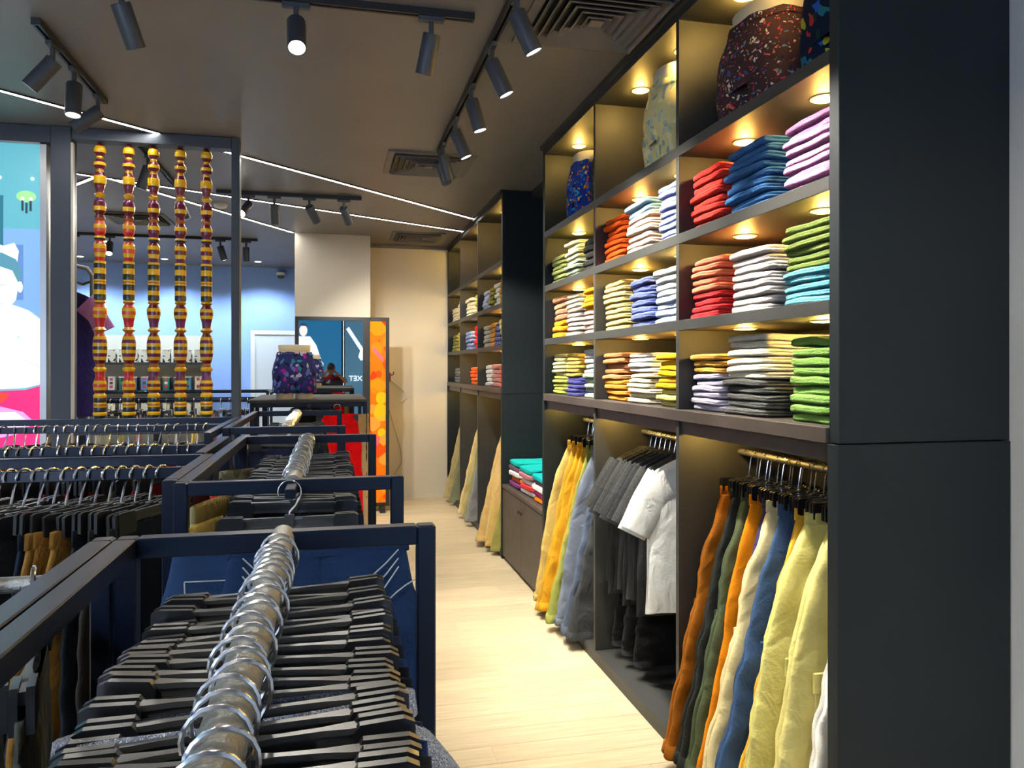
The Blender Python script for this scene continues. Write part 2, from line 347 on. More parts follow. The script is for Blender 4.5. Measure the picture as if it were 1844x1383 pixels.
# ------------------------------------------------------------------ wall units
SH = (2.515, 2.153, 1.797, 1.43)      # shelf tops
def downlight(parent, x, y, z, power, r=.036, col=WARM):
    t = empty('downlight', (x, y, z), 0, parent)
    MB().lathe([(r * 1.25, 0), (r * 1.25, -.004), (r, -.007), (r, 0)], 20).build('ring', CREAM, t, True)
    MB().lathe([(r, -.004), (.001, -.0055)], 20).build('lens', PUCK, t)
    l = bpy.data.lights.new('puck_light', 'POINT'); l.energy = power; l.color = col; l.shadow_soft_size = .022
    o = bpy.data.objects.new('puck_light', l); COL.objects.link(o); o.parent = t; o.location = (0, 0, -.026)
def wall_unit(label, y0, divs, y1, npuck, lowpos, low_power=2.0):
    """floor-to-ceiling unit; y0 nearest end, y1 farthest end, divs the inner dividers (low edge)"""
    u = thing('shelving_unit', label, 'shelving', (0, 0, 0), 0, 'black floor-to-ceiling wall units')
    T = .045; xb = XR - .004; LZ = 1.385
    for a, b in ((y0, y0 + T), (y1 - T, y1)):
        MB().box(XF, xb, a, b, LZ + .0015, CEIL - .001, bev=.002).build('side_panel', LAMS, u)
        MB().box(XF - .006, xb, a - .004 * (a == y0), b, 0, LZ - .0015, bev=.002).build('side_panel', LAMS, u)
    MB().box(xb - .012, xb, y0 + T, y1 - T, .05, CEIL - .06).build('back_panel', LAM, u)
    MB().box(XF, xb - .012, y0 + T, y1 - T, CEIL - .065, CEIL - .001).build('top_panel', LAM, u)
    MB().box(XF - .02, XF, y0, y1, CEIL - .03, CEIL - .001).build('cornice', LAM, u)
    for z in SH[:3]: MB().box(XF, xb - .012, y0 + T, y1 - T, z - .042, z, bev=.0015).build('shelf', LAM, u)
    MB().box(XF - .012, xb - .012, y0 + T, y1 - T, SH[3] - .045, SH[3], bev=.002).build('ledge', WOODL, u)
    MB().box(XF + .012, XF + .04, y0 + T, y1 - T, SH[3] - .10, SH[3] - .045).build('fascia', WOODL, u)
    MB().box(XF, xb - .012, y0 + T, y1 - T, 0, .065, bev=.002).build('plinth', LAM, u)
    for d in divs:
        MB().box(XF + .001, xb - .012, d, d + .028, SH[3], CEIL - .06, bev=.0015).build('divider', LAM, u)
        MB().box(XF + .001, xb - .012, d, d + .028, .065, SH[3] - .045, bev=.0015).build('divider', LAM, u)
    ed = [y0 + T] + list(divs) + [y1 - T]
    for b in range(3):
        a0 = ed[b] + (.028 if b else 0); a1 = ed[b + 1]
        for zi, z in enumerate((CEIL - .065, SH[0] - .042, SH[1] - .042, SH[2] - .042)):
            for q in range(npuck):
                yy = a0 + (a1 - a0) * (q + .5) / npuck if npuck > 1 else (a0 + a1) / 2
                downlight(u, XF + .16, yy, z, PUCK_W * (1.35 if zi == 0 else 1) * (2 / npuck) ** .5)
        downlight(u, XF + .13, a0 + (a1 - a0) * lowpos, SH[3] - .046, low_power, .02)
        MB().tube([(XF + .28, a0, 1.25), (XF + .28, a1, 1.25)], .0125, 10).build('hanging_rail', TUBEM, u, True)
    return ed
ED = wall_unit('black wall unit nearest the viewer, full of folded trousers and hanging clothes', 1.889, (2.917, 3.952), 5.009, 2, .86)
ED2 = wall_unit('black wall unit farther along the wall, beyond the low cabinet', 6.285, (7.42, 8.50), 9.455, 1, .5, 3.0)

# low cabinet between the units
lc = thing('low_cabinet', 'low black two-door cabinet between the wall units with folded shirts on top', 'cabinet', (0, 5.012, 0))
MB().box(XF + .02, XR - .005, 0, 1.268, 0, .60).build('body', LAM, lc)
MB().box(XF - .005, XR - .005, 0, 1.268, .60, .63, bev=.003).build('top', WOODL, lc)
for a, b in ((.004, .632), (.636, 1.264)):
    d = MB().box(XF, XF + .019, a, b, .03, .595, bev=.002).build('door', WOODL, lc)
    MB().lathe([(.008, 0), (.012, .012), (.01, .018), (.001, .019)], 12).build('knob', BLKM, d, True).matrix_local = Matrix.Translation((XF, .60 if a < .1 else .67, .5)) @ Matrix.Rotation(-PI / 2, 4, 'Y')
MB().box(XR - .02, XR - .005, 0, 1.268, .63, CEIL).build('back_panel', LAM, lc)
# header over the niche
struct('trim_2', MB().box(XF + .25, XR - .02, 5.012, 6.28, CEIL - .05, CEIL - .001), LAM)

# ------------------------------------------------------------------ folded garments
def folded_mesh(seed, notch=.016, pts=7):
    """one folded garment, front fold at x=0, 1 x 1 x 1 in size; layers show at the sides"""
    random.seed(seed); off = Vector((seed * 7.3, seed * 2.1, 0))
    out = []
    def side(a, b, n): return [a + (b - a) * i / n for i in range(n)]
    base = [(0, y) for y in side(.93, .07, 6)] + [(.012, .035), (.04, .012)] + [(x, 0) for x in side(.09, .93, 5)] + [(.97, .01)] + [(1, y) for y in side(.07, .93, 5)] + [(.97, .99)] + [(x, 1) for x in side(.93, .09, 5)] + [(.04, .988), (.012, .965)]
    def loop(ins, z, nt):
        r = []
        for x, y in base:
            cx, cy = .5 - x, .5 - y
            k = ins * .5
            sx = x + (1 if cx > 0 else -1) * min(k, abs(cx)); sy = y + (1 if cy > 0 else -1) * min(k * 1.4, abs(cy))
            if nt and (y < .2 or y > .8) and x > .06: sy += (1 if cy > 0 else -1) * notch * 1.6
            n = mn.noise(Vector((x * 3, y * 3, z * .6)) + off)
            n2 = mn.noise(Vector((x * 2.2, y * 2.2, 5)) + off)
            r.append((sx + n * .012, sy + n * .02, z + n2 * .22 + .05 * math.sin(y * PI) * (z - .5) * .6 - .04 * (x < .02)))
        return r
    L = [(.3, .03, 0), (.085, .0, 0), (.03, .08, 0), (.01, .22, 0), (.002, .42, 0), (.01, .5, 1), (.002, .58, 0), (.01, .78, 0), (.03, .92, 0), (.085, 1.0, 0), (.3, 1.02, 0), (.6, 1.0, 0)]
    m = MB(); m.loft([loop(*l) for l in L]); return m.mesh('folded_garment', 1.2)
FM = [folded_mesh(s) for s in range(6)]
for f in FM: f.materials.append(fabric((200, 200, 200)))
ORD = ['top', 'second', 'third', 'fourth', 'fifth', 'sixth', 'seventh', 'eighth', 'ninth', 'tenth', 'eleventh', 'twelfth']
random.seed(11)
def stack(where, y0, y1, z0, h, layers, depth=.40, x0=None, group='folded trousers in stacks on the wall shelves', item='folded_trousers', cat='trousers', noun='folded trousers', stuff=None):
    """layers: list of (rgb, colour word, count) from top to bottom"""
    seq = [(c, wd) for c, wd, n in layers for _ in range(n)]
    n = len(seq); th = h / n; x0 = x0 if x0 is not None else XF + .035
    for i, (c, wd) in enumerate(seq):
        z = z0 + (n - 1 - i) * th
        s = 1 + random.uniform(-.04, .04); dx = random.uniform(0, .022); dy = random.uniform(-.010, .010)
        me = random.choice(FM)
        if stuff is not None:
            k = stuff[1].setdefault(c, len(stuff[1]))
            stuff[0].add([(x0 + dx + v.co.x * depth, y0 + dy + v.co.y * (y1 - y0), z + .001 + v.co.z * th * .97) for v in me.vertices], [tuple(p.vertices) for p in me.polygons], k)
            continue
        o = link(item, me, None, (x0 + dx, y0 + dy, z + .001), (random.uniform(-.02, .02), random.uniform(-.02, .03), random.uniform(-.03, .03)), fabric(c))
        o.scale = (depth * s, (y1 - y0), th * .96 * random.uniform(.95, 1.03))
        pos = 'topmost' if i == 0 else ('bottommost' if i == n - 1 else ORD[i] + ' from top')
        tag(o, f'{wd} {noun}, {pos} {where}', cat, group)
RED, BLU, PNK = (222, 58, 50), (70, 122, 182), (205, 138, 188)
def row3(bay, shelf, zi, S):
    for pos, (a, b, h, L) in zip(('far', 'middle', 'near'), S):
        stack(f'of {pos} stack, {shelf} shelf, {bay} bay', a, b, SH[zi], h, L)
row3('nearest', 'upper', 1, [(2.66, 2.90, .24, [(RED, 'red', 8)]), (2.34, 2.61, .245, [(BLU, 'blue', 9)]), (1.975, 2.245, .225, [(PNK, 'pink', 9)])])
row3('nearest', 'middle', 2, [(2.67, 2.90, .24, [((240, 125, 95), 'salmon', 5), ((225, 55, 60), 'red', 4)]), (2.33, 2.585, .225, [((212, 200, 195), 'pale grey', 8)]), (1.965, 2.24, .255, [((112, 128, 66), 'olive', 6), ((105, 182, 200), 'turquoise', 5)])])
row3('nearest', 'lower', 3, [(2.67, 2.90, .225, [((226, 170, 78), 'tan', 3), ((186, 180, 200), 'lilac grey', 6)]), (2.34, 2.62, .29, [((228, 222, 202), 'cream', 6), ((84, 84, 82), 'charcoal', 5)]), (1.96, 2.21, .265, [((125, 166, 84), 'green', 9)])])
row3('middle', 'upper', 1, [(3.69, 3.935, .24, [((238, 92, 28), 'orange', 8)]), (3.33, 3.62, .255, [((150, 192, 226), 'sky blue', 2), ((242, 206, 182), 'peach', 6)]), (2.98, 3.23, .255, [((150, 165, 226), 'periwinkle', 9)])])
row3('middle', 'middle', 2, [(3.66, 3.94, .26, [((222, 196, 122), 'sand', 9)]), (3.34, 3.57, .235, [((92, 104, 162), 'slate blue', 7)]), (3.0, 3.27, .245, [((232, 236, 236), 'white', 4), ((190, 206, 232), 'pale blue', 4)])])
row3('middle', 'lower', 3, [(3.67, 3.94, .25, [((190, 130, 86), 'brown', 5), ((228, 150, 54), 'orange', 4)]), (3.33, 3.60, .245, [((238, 234, 222), 'white', 4), ((226, 216, 182), 'ivory', 6)]), (2.98, 3.24, .235, [((232, 176, 28), 'yellow', 6), ((226, 216, 122), 'pale yellow', 3)])])
row3('farther', 'upper', 1, [(4.70, 4.95, .18, [((160, 170, 98), 'light olive', 6)]), (4.40, 4.66, .23, [((222, 218, 170), 'cream', 4), ((160, 176, 150), 'sage', 4)]), (4.06, 4.31, .20, [((58, 58, 58), 'black', 5)])])
row3('farther', 'middle', 2, [(4.70, 4.95, .27, [((206, 150, 116), 'dusty brown', 4), ((236, 160, 38), 'amber', 3)]), (4.40, 4.65, .26, [((226, 220, 190), 'cream', 3), ((212, 196, 186), 'pale pink grey', 6)]), (4.05, 4.30, .265, [((242, 170, 28), 'golden yellow', 5), ((232, 186, 170), 'pink', 5)])])
row3('farther', 'lower', 3, [(4.69, 4.94, .26, [((236, 232, 170), 'pale yellow', 6), ((190, 196, 90), 'lime', 5)]), (4.40, 4.63, .26, [((226, 196, 98), 'gold', 6), ((90, 90, 162), 'indigo', 5)]), (4.05, 4.29, .28, [((196, 206, 216), 'pale blue', 5), ((176, 196, 176), 'grey green', 5)])])
# far unit: nearest bay one by one, the rest too small to tell apart
def rowfar(shelf, zi, S, stuff=None):
    n = len(S)
    for i, (a, b, h, c, wd, cnt) in enumerate(S):
        pos = ['farthest', 'second', 'third', 'nearest'][i] if n == 4 else ['farthest', 'middle', 'nearest'][i]
        stack(f'of {pos} stack, {shelf} shelf, far wall unit', a, b, SH[zi], h, [(c, wd, cnt)], stuff=stuff)
rowfar('upper', 1, [(7.14, 7.38, .19, (200, 205, 225), 'pale blue', 5), (6.87, 7.11, .20, (150, 140, 60), 'olive', 5), (6.62, 6.84, .21, (228, 226, 215), 'white', 5), (6.36, 6.60, .25, (205, 150, 40), 'mustard', 5)])
rowfar('middle', 2, [(7.12, 7.36, .21, (190, 180, 165), 'stone', 5), (6.86, 7.09, .22, (215, 150, 60), 'orange', 5), (6.61, 6.84, .22, (95, 95, 140), 'indigo', 5), (6.36, 6.59, .23, (215, 200, 120), 'sand', 5)])
rowfar('lower', 3, [(7.02, 7.30, .20, (236, 232, 226), 'white', 5), (6.70, 6.98, .20, (200, 140, 135), 'dusty pink', 5), (6.37, 6.66, .19, (230, 105, 85), 'coral', 5)])
SM = (MB(), {})
for zi, S in ((1, [(8.06, 8.40, .20, (226, 214, 178), 5), (7.55, 7.80, .20, (205, 190, 120), 5), (9.02, 9.36, .17, (222, 212, 180), 5), (8.60, 8.9, .24, (226, 210, 165), 5)]),
              (2, [(8.10, 8.42, .20, (120, 135, 175), 5), (7.52, 7.86, .24, (215, 40, 45), 5), (9.06, 9.36, .2, (130, 130, 70), 5), (8.60, 8.92, .22, (212, 180, 80), 5)]),
              (3, [(7.85, 8.1, .18, (226, 96, 40), 5), (7.52, 7.76, .2, (205, 125, 50), 5), (8.92, 9.24, .17, (120, 124, 130), 5), (8.6, 8.84, .17, (190, 170, 80), 5)])):
    for a, b, h, c, n in S: stack('', a, b, SH[zi], h, [(c, '', n)], stuff=SM)
o = SM[0].build('folded_clothes', [fabric(c) for c in SM[1]], None, 1.2)
tag(o, 'small distant stacks of folded trousers in the two farthest bays of the far unit', 'clothes', kind='stuff')
# shirts heaped on the low cabinet
SHIRTS = [((20, 178, 170), 'teal'), ((120, 90, 110), 'mauve'), ((120, 120, 120), 'grey'), ((238, 236, 232), 'white')]
def shirts(where, y0, y1, L, h): stack(where, y0, y1, .632, h, [(c, wd, 1) for c, wd in L], depth=.36, x0=XF + .03, group='folded shirts on the low cabinet', item='folded_shirt', cat='shirt', noun='folded shirt')
shirts('of the left pile on the low cabinet', 5.88, 6.22, [((20, 178, 170), 'teal'), ((105, 80, 100), 'plum'), ((225, 222, 220), 'pale grey'), ((230, 110, 60), 'orange'), ((120, 60, 110), 'purple')], .22)
shirts('of the middle pile on the low cabinet', 5.49, 5.84, [((16, 170, 165), 'teal'), ((190, 120, 130), 'rose'), ((240, 238, 235), 'white'), ((225, 60, 60), 'red'), ((245, 242, 238), 'bright white')], .21)
shirts('of the right pile on the low cabinet', 5.08, 5.45, [((14, 165, 168), 'teal'), ((130, 90, 105), 'mauve'), ((242, 240, 236), 'white'), ((200, 60, 140), 'magenta'), ((240, 140, 40), 'orange')], .20)

# ------------------------------------------------------------------ torso forms in printed shorts on the top shelf
def ring(cx, cy, z, a, b, n=20, e=2.3):
    r = []
    for k in range(n):
        t = 2 * PI * k / n; ct, st = math.cos(t), math.sin(t)
        r.append((cx + a * abs(ct) ** (2 / e) * (1 if ct >= 0 else -1), cy + b * abs(st) ** (2 / e) * (1 if st >= 0 else -1), z))
    return r
def torso(label, loc, rz, m, s=1.0, wide=1.0):
    t = thing('torso_form', label, 'mannequin', loc, rz, 'hip mannequins in printed shorts'); t.scale = (s * wide, s * wide, s)
    def leg(sg): return [ring(sg * .075, 0, z, a, b) for z, a, b in ((0.0, .066, .072), (.03, .068, .075), (.08, .070, .08), (.14, .072, .085))]
    b = MB(); b.loft([ring(0, 0, z, a, bb) for z, a, bb in ((.13, .05, .03), (.165, .13, .088), (.22, .15, .108), (.28, .14, .102), (.33, .127, .09), (.385, .122, .086), (.435, .126, .087), (.44, .118, .079))])
    for sg in (-1, 1): b.loft(leg(sg))
    b.build('body', CREAM, t, 1.2)
    g = MB()
    def rr(cx, z, a, bb, seed, n=28):
        R = []
        for i, (x, y, zz) in enumerate(ring(cx, 0, z, a, bb, n)):
            k = 1 + .035 * mn.noise(Vector((x * 14, y * 14, z * 9 + seed)))
            R.append((cx + (x - cx) * k, y * k, zz + .004 * math.sin(i * 1.7)))
        return R
    g.loft([rr(0, z, a, bb, 1) for z, a, bb in ((.125, .158, .112), (.16, .168, .118), (.22, .175, .127), (.28, .164, .121), (.33, .146, .106), (.372, .134, .097), (.374, .128, .091))], caps=False)
    for sg in (-1, 1): g.loft([rr(sg * .08, z, a, bb, sg) for z, a, bb in ((.048, .082, .095), (.052, .088, .1), (.085, .09, .105), (.13, .088, .112), (.18, .08, .11))], caps=False)
    sh = g.build('shorts', m, t, 1.2)
    MB().loft([rr(0, z, a, bb, 1) for z, a, bb in ((.350, .143, .104), (.378, .136, .099), (.379, .130, .093))], caps=False).build('waistband', m, sh, 1.2)
    return t
P_BRN = printed('print_brown_confetti', lin((72, 48, 46)), [lin(c) for c in ((210, 120, 90), (70, 90, 160), (220, 210, 190), (200, 60, 90), (90, 140, 170), (40, 40, 70))], 62, 'v', .34)
P_TRO = printed('print_tropical', lin((16, 30, 52)), [lin(c) for c in ((200, 50, 40), (40, 90, 190), (190, 190, 50), (20, 60, 50), (30, 120, 130))], 22, 'w', .40)
P_PAL = printed('print_pale', lin((226, 214, 150)), [lin(c) for c in ((190, 205, 190), (240, 230, 180), (150, 175, 170))], 26, 'w', .42)
P_BLU = printed('print_blue_orange', lin((30, 60, 150)), [lin(c) for c in ((225, 100, 50), (40, 110, 210), (20, 30, 80), (230, 190, 50), (60, 170, 190))], 34, 'w', .42)
P_DRK = printed('print_dark', lin((40, 40, 46)), [lin(c) for c in ((90, 90, 96), (60, 60, 66))], 30, 'v', .35)
P_NEB = printed('print_nebula', lin((50, 58, 120)), [lin(c) for c in ((50, 150, 190), (190, 40, 180), (30, 30, 70), (110, 130, 220), (200, 200, 235), (60, 60, 150))], 24, 'w', .47)
P_BW = printed('print_black_white', lin((36, 36, 38)), [lin(c) for c in ((220, 215, 210), (170, 150, 150))], 34, 'v', .34)
P_GRN = printed('print_green', lin((50, 130, 80)), [lin(c) for c in ((220, 210, 170), (30, 80, 60), (190, 90, 60))], 30, 'v', .34)
torso('hip mannequin in brown confetti-print shorts on the top shelf, nearest bay', (XF + .22, 2.60, SH[0]), PI / 2 + .1, P_BRN, 1.0, 1.28)
torso('hip mannequin in dark tropical-print shorts beside the confetti shorts', (XF + .25, 2.14, SH[0]), PI / 2, P_TRO, 1.08, 1.05)
torso('hip mannequin in pale yellow printed shorts on the middle top shelf', (XF + .19, 3.36, SH[0]), PI / 2, P_PAL, 1.12, .95)
torso('hip mannequin in blue and orange printed shorts, farther top shelf', (XF + .19, 4.64, SH[0]), PI / 2, P_BLU, 1.0, 1.0)
torso('hip mannequin in charcoal shorts behind the blue and orange pair', (XF + .22, 4.28, SH[0]), PI / 2, P_DRK, 1.04, .9)
torso('hip mannequin in black and white shorts atop the far wall unit', (XF + .25, 6.60, SH[0]), PI / 2, P_BW, 1.06)
torso('hip mannequin in plain red shorts atop the far wall unit', (XF + .24, 7.66, SH[0]), PI / 2, fabric((220, 30, 35)), 1.06)
torso('hip mannequin in green printed shorts atop the far wall unit', (XF + .24, 8.72, SH[0]), PI / 2, P_GRN, 1.06)

# ------------------------------------------------------------------ hangers
HPLAS = mat('hanger_plastic', (.050, .051, .050), .30, coat=.5)
def hanger_proto(half, tr, bar_z, clips=True, shirt=False, hook_mat=CHROME, spring=False, wire=.0024):
    """hanger with origin on the rail axis; bar along x, rail along y; tr radius of the hook's bend"""
    root = empty('hanger')
    hk = MB(); path = [(0, 0, bar_z + .012), (0, 0, bar_z + .022), (tr * .55, 0, -tr * 1.25), (tr * .95, 0, -tr * .45)]
    for i in range(11):
        a = -.1 + (PI + .45) * i / 10; path.append((tr * math.cos(a), 0, tr * math.sin(a)))
    hk.tube(path, wire, 6); hk.build('hook', hook_mat, root, True)
    b = MB()
    if shirt:
        P = []
        for i in range(17):
            x = -half + 2 * half * i / 16; zz = bar_z + .01 - .075 * (abs(x) / half) ** 1.3
            P.append([(x, -.007, zz - .008), (x, .007, zz - .008), (x, .005, zz + .008), (x, -.005, zz + .008)])
        b.loft(P)
    else:
        # slim bar: two flanges and a web, wider shoulders beside the clips
        xs = [(-half + .04, .0075), (-half + .062, .0075), (-half + .085, .0045), (-.03, .0038), (-.012, .0065), (.012, .0065), (.03, .0038), (half - .085, .0045), (half - .062, .0075), (half - .04, .0075)]
        for z0, z1, k in ((.004, .010, 1.0), (-.010, .004, .35), (-.016, -.010, 1.0)):
            b.loft([[(x, -wd * k, bar_z + z0), (x, wd * k, bar_z + z0), (x, wd * k, bar_z + z1), (x, -wd * k, bar_z + z1)] for x, wd in xs])
        b.box(-.011, .011, -.007, .007, bar_z - .014, bar_z + .016, bev=.002)
    b.build('bar', HPLAS, root)
    if clips:
        cm = MB()
        for y0, y1 in ((-.013, -.004), (.004, .013)):
            cm.loft([[(x, y0, bar_z + a), (x, y1, bar_z + a), (x, y1, bar_z + c), (x, y0, bar_z + c)] for x, a, c in ((-.030, -.034, .006), (-.024, -.042, .014), (.018, -.042, .015), (.028, -.038, .010))])
        cm.box(-.022, .018, -.004, .004, bar_z - .006, bar_z + .010)
        cme = cm.mesh('clip'); cme.materials.append(BLKP)
        sp = MB().box(-.006, .006, -.0145, -.013, bar_z - .012, bar_z + .014).box(-.006, .006, .013, .0145, bar_z - .012, bar_z + .014).box(-.006, .006, -.0145, .0145, bar_z + .0145, bar_z + .016).mesh('spring'); sp.materials.append(CHROME)
        for sg in (-1, 1):
            c = link('clip', cme, root, (sg * (half - .028), 0, 0), (0, 0, 0 if sg > 0 else PI)); link('spring', sp, c) if spring else None
    return root
H_RACK = hanger_proto(.158, .0255, -.070)
H_LONG = hanger_proto(.165, .0225, -.092, wire=.0034)
H_WALL = hanger_proto(.125, .0185, -.11)
H_SHIRT = hanger_proto(.20, .0185, -.095, clips=False, shirt=True)
NTH = ['1st', '2nd', '3rd'] + [f'{i}th' for i in range(4, 60)]
_used = set()
def put_hanger(proto, loc, rz, label, group, tilt=0, roll=0):
    o = proto if id(proto) not in _used else copy_tree(proto); _used.add(id(proto))
    o.location = loc; o.rotation_euler = (roll, tilt, rz); tag(o, label, 'hanger', group); return o

# ------------------------------------------------------------------ trousers and shirts
def supring(cx, cy, z, wx, wy, n, f=None, e=3.0):
    r = []
    for k in range(n):
        t = 2 * PI * k / n; ct, st = math.cos(t), math.sin(t)
        x = cx + wx / 2 * abs(ct) ** (2 / e) * (1 if ct >= 0 else -1); y = cy + wy / 2 * abs(st) ** (2 / e) * (1 if st >= 0 else -1)
        if f: dx, dy = f(x, y, z); x += dx; y += dy
        r.append((x, y, z))
    return r
def interp(tab, s):
    for (a, va), (b, vb) in zip(tab, tab[1:]):
        if s <= b: return va + (vb - va) * (s - a) / (b - a)
    return tab[-1][1]
def trouser_meshes(seed, mode, L=1.02, waist=.34, hip=.40, knee=.23, hem=.2, lean=0, thick=.05, cargo=True, cuff=True, wr=.010):
    """parts of one pair hung by the waistband. mode 'side': one leg folded over the other; 'open': legs side by side"""
    off = Vector((seed * 3.7, seed * 1.9, seed * 5.1)); n = 22; out = []
    def wrk(x, y, z):
        p = Vector((x * 7, y * 5, z * 9)) + off
        fade = min(1, (-z) / .12) if z < 0 else 0
        q = Vector((x * 9, y * 9, z * 26)) + off
        return (mn.noise(p * .7) * .011 * fade + mn.noise(q) * .004 * fade, mn.noise(p * 1.3) * wr * 1.3 * fade + mn.noise(q * .9) * wr * .7 * fade)
    rows = 32
    for k, sg in ((0, -1), (1, 1)):
        m = MB(); R = []
        for i in range(rows + 1):
            s = i / rows; z = -.035 - s * (L - .035)
            if mode == 'side':
                wx = interp([(0, waist * .62), (.18, hip * .66), (.32, hip * .66), (.55, knee * 1.08), (.8, (knee + hem) / 2 * 1.06), (1, hem)], s)
                cx = lean * s ** 1.15 + (.008 if k else -.004); cy = sg * thick * (.25 + .2 * s); wy = thick * (.65 + .35 * s)
            else:
                wx = interp([(0, waist * .52), (.2, hip * .54), (.3, hip * .52), (.55, knee), (1, hem)], s)
                cx = sg * interp([(0, waist * .245), (.2, hip * .25), (.32, hip * .255), (1, hem * .62 + .02)], s) + lean * s; cy = 0; wy = thick * (.6 + .5 * s)
            R.append(supring(cx, cy, z, wx, wy, n, wrk))
        m.loft(R, caps=True); out.append(('leg', m.mesh('leg', 1.4)))
        if cuff:
            c = MB(); RR = []
            for s, gz in ((.955, 1.0), (.957, 1.05), (.998, 1.06), (1.004, 1.0)):
                z = -.035 - s * (L - .035)
                if mode == 'side': a = supring(lean * s ** 1.15 + (.008 if k else -.004), sg * thick * (.25 + .2 * s), z, hem * 1.015 * gz, thick * (.65 + .35 * s) * gz * 1.05, n, wrk)
                else: a = supring(sg * (hem * .62 + .02) + lean * s, 0, z, hem * gz * 1.01, thick * (.6 + .5 * s) * gz * 1.05, n, wrk)
                RR.append(a)
            c.loft(RR, caps=False); out.append(('cuff', c.mesh('cuff', 1.4)))
        if cargo:
            p = MB(); s0 = .47; wx = hip * .36 if mode == 'side' else knee * .62
            cxx = (lean * s0 ** 1.15 - .012) if mode == 'side' else sg * (hip * .25 + .02)
            yb = sg * thick * (.25 + .2 * s0) + (thick * .45) * sg if mode == 'side' else thick * .42 * sg
            for x0, x1, z0, z1, d in ((-.5, .5, -.19, 0, .006), (-.53, .53, -.03, .035, .010)):
                zt = -L * s0
                a, b2 = (yb, yb + sg * d) if sg > 0 else (yb + sg * d, yb)
                p.box(cxx + x0 * wx, cxx + x1 * wx, a, b2, zt + z0, zt + z1, bev=.0025)
            out.append(('cargo_pocket', p.mesh('cargo_pocket', .6)))
    wb = MB(); ww = waist * .64 if mode == 'side' else waist * 1.02
    wb.loft([supring(0, 0, z, ww * g, thick * .62 * g, n) for z, g in ((-.042, 1), (-.041, 1.03), (-.002, 1.02), (0, .98), (-.001, .9), (-.02, .88))], caps=False)
    out.append(('waistband', wb.mesh('waistband', 1.2)))
    lp = MB()
    for q in (-.36, -.12, .12, .36):
        for sy in (-1, 1): lp.box(q * ww - .005, q * ww + .005, sy * thick * .325 - .003, sy * thick * .325 + .003, -.05, -.001)
    if mode == 'side': out.append(('belt_loops', lp.mesh('belt_loops')))
    for nm, me in out: me.materials.append(fabric((180, 180, 180)))
    return out
def put_trousers(meshes, loc, rz, rgb, label, group, scale=(1, 1, 1), cat='trousers', name='trousers', m=None):
    t = thing(name, label, cat, loc, rz, group); t.scale = scale
    for nm, me in meshes:
        o = link(nm, me, t, mat=m or fabric(rgb))
        if nm == 'belt_loops': o['kind'] = 'stuff'
    return t
TS = [trouser_meshes(1, 'side', 1.06, lean=-.27, hip=.42, hem=.20, thick=.05), trouser_meshes(2, 'side', 1.08, lean=-.25, hip=.38, knee=.20, hem=.17, cargo=False, thick=.042),
      trouser_meshes(3, 'side', 1.05, lean=-.20, hip=.50, knee=.30, hem=.24, thick=.055), trouser_meshes(4, 'side', 1.06, lean=-.25, hip=.40, knee=.24, hem=.21, thick=.045)]
TO = [trouser_meshes(5, 'open', .98, thick=.035, cargo=False, cuff=False), trouser_meshes(6, 'open', .95, waist=.36, hip=.43, thick=.05, cargo=False, cuff=True), trouser_meshes(7, 'open', .55, hip=.42, knee=.26, hem=.25, thick=.045, cargo=False)]
def tshirt_meshes(seed, L=.70, half=.25, thick=.045, sl=.20):
    off = Vector((seed * 4.1, seed, 2)); n = 24; out = []
    def wrk(x, y, z):
        p = Vector((x * 8, y * 4, z * 5)) + off; f = min(1, max(0, -z / .15))
        return (mn.noise(p * .6) * .018 * f, mn.noise(p) * .014 * f + mn.noise(p * 2.6) * .006)
    b = MB(); R = []
    for z, h in ((.0, .075), (-.012, .10), (-.03, .145), (-.05, .19), (-.075, .225), (-.11, half * .93), (-.16, half * .94), (-.24, half * .93), (-.34, half * .94), (-.45, half * .96), (-.56, half * .98), (-.65, half), (-L, half * 1.01)):
        R.append(supring(0, 0, z, h * 2, thick * (.35 + .65 * min(1, -z / .2)), n, wrk))
    b.loft(R); out.append(('torso', b.mesh('torso', 1.4)))
    for sg in (-1, 1):
        s = MB(); R = []
        for i in range(8):
            t = i / 7; cx = sg * (.175 + .145 * t); cz = -.105 - (sl + .02) * t ** 1.1; hw = .095 - .01 * t
            ang = sg * (.75 + .35 * t)   # tilt of the sleeve opening
            R.append([(cx + math.cos(a) * hw * math.sin(abs(ang)) * sg * .9, math.sin(a) * thick * .62 + mn.noise(Vector((cx * 9, a, t * 3)) + off) * .008, cz + math.cos(a) * hw * math.cos(ang) * .9) for a in [2 * PI * q / 16 for q in range(16)]])
        s.loft(R); out.append(('sleeve', s.mesh('sleeve', 1.4)))
    c = MB(); P = [(.072 * math.cos(a), .018 * math.sin(a), -.002 - .028 * max(0, -math.sin(a))) for a in [2 * PI * q / 20 for q in range(21)]]
    c.tube(P, .007, 6); out.append(('collar', c.mesh('collar', 1.2)))
    for nm, me in out: me.materials.append(fabric((180, 180, 180)))
    return out
TT = [tshirt_meshes(1), tshirt_meshes(2, L=.76, half=.26), tshirt_meshes(3, L=.72, half=.255, sl=.22)]

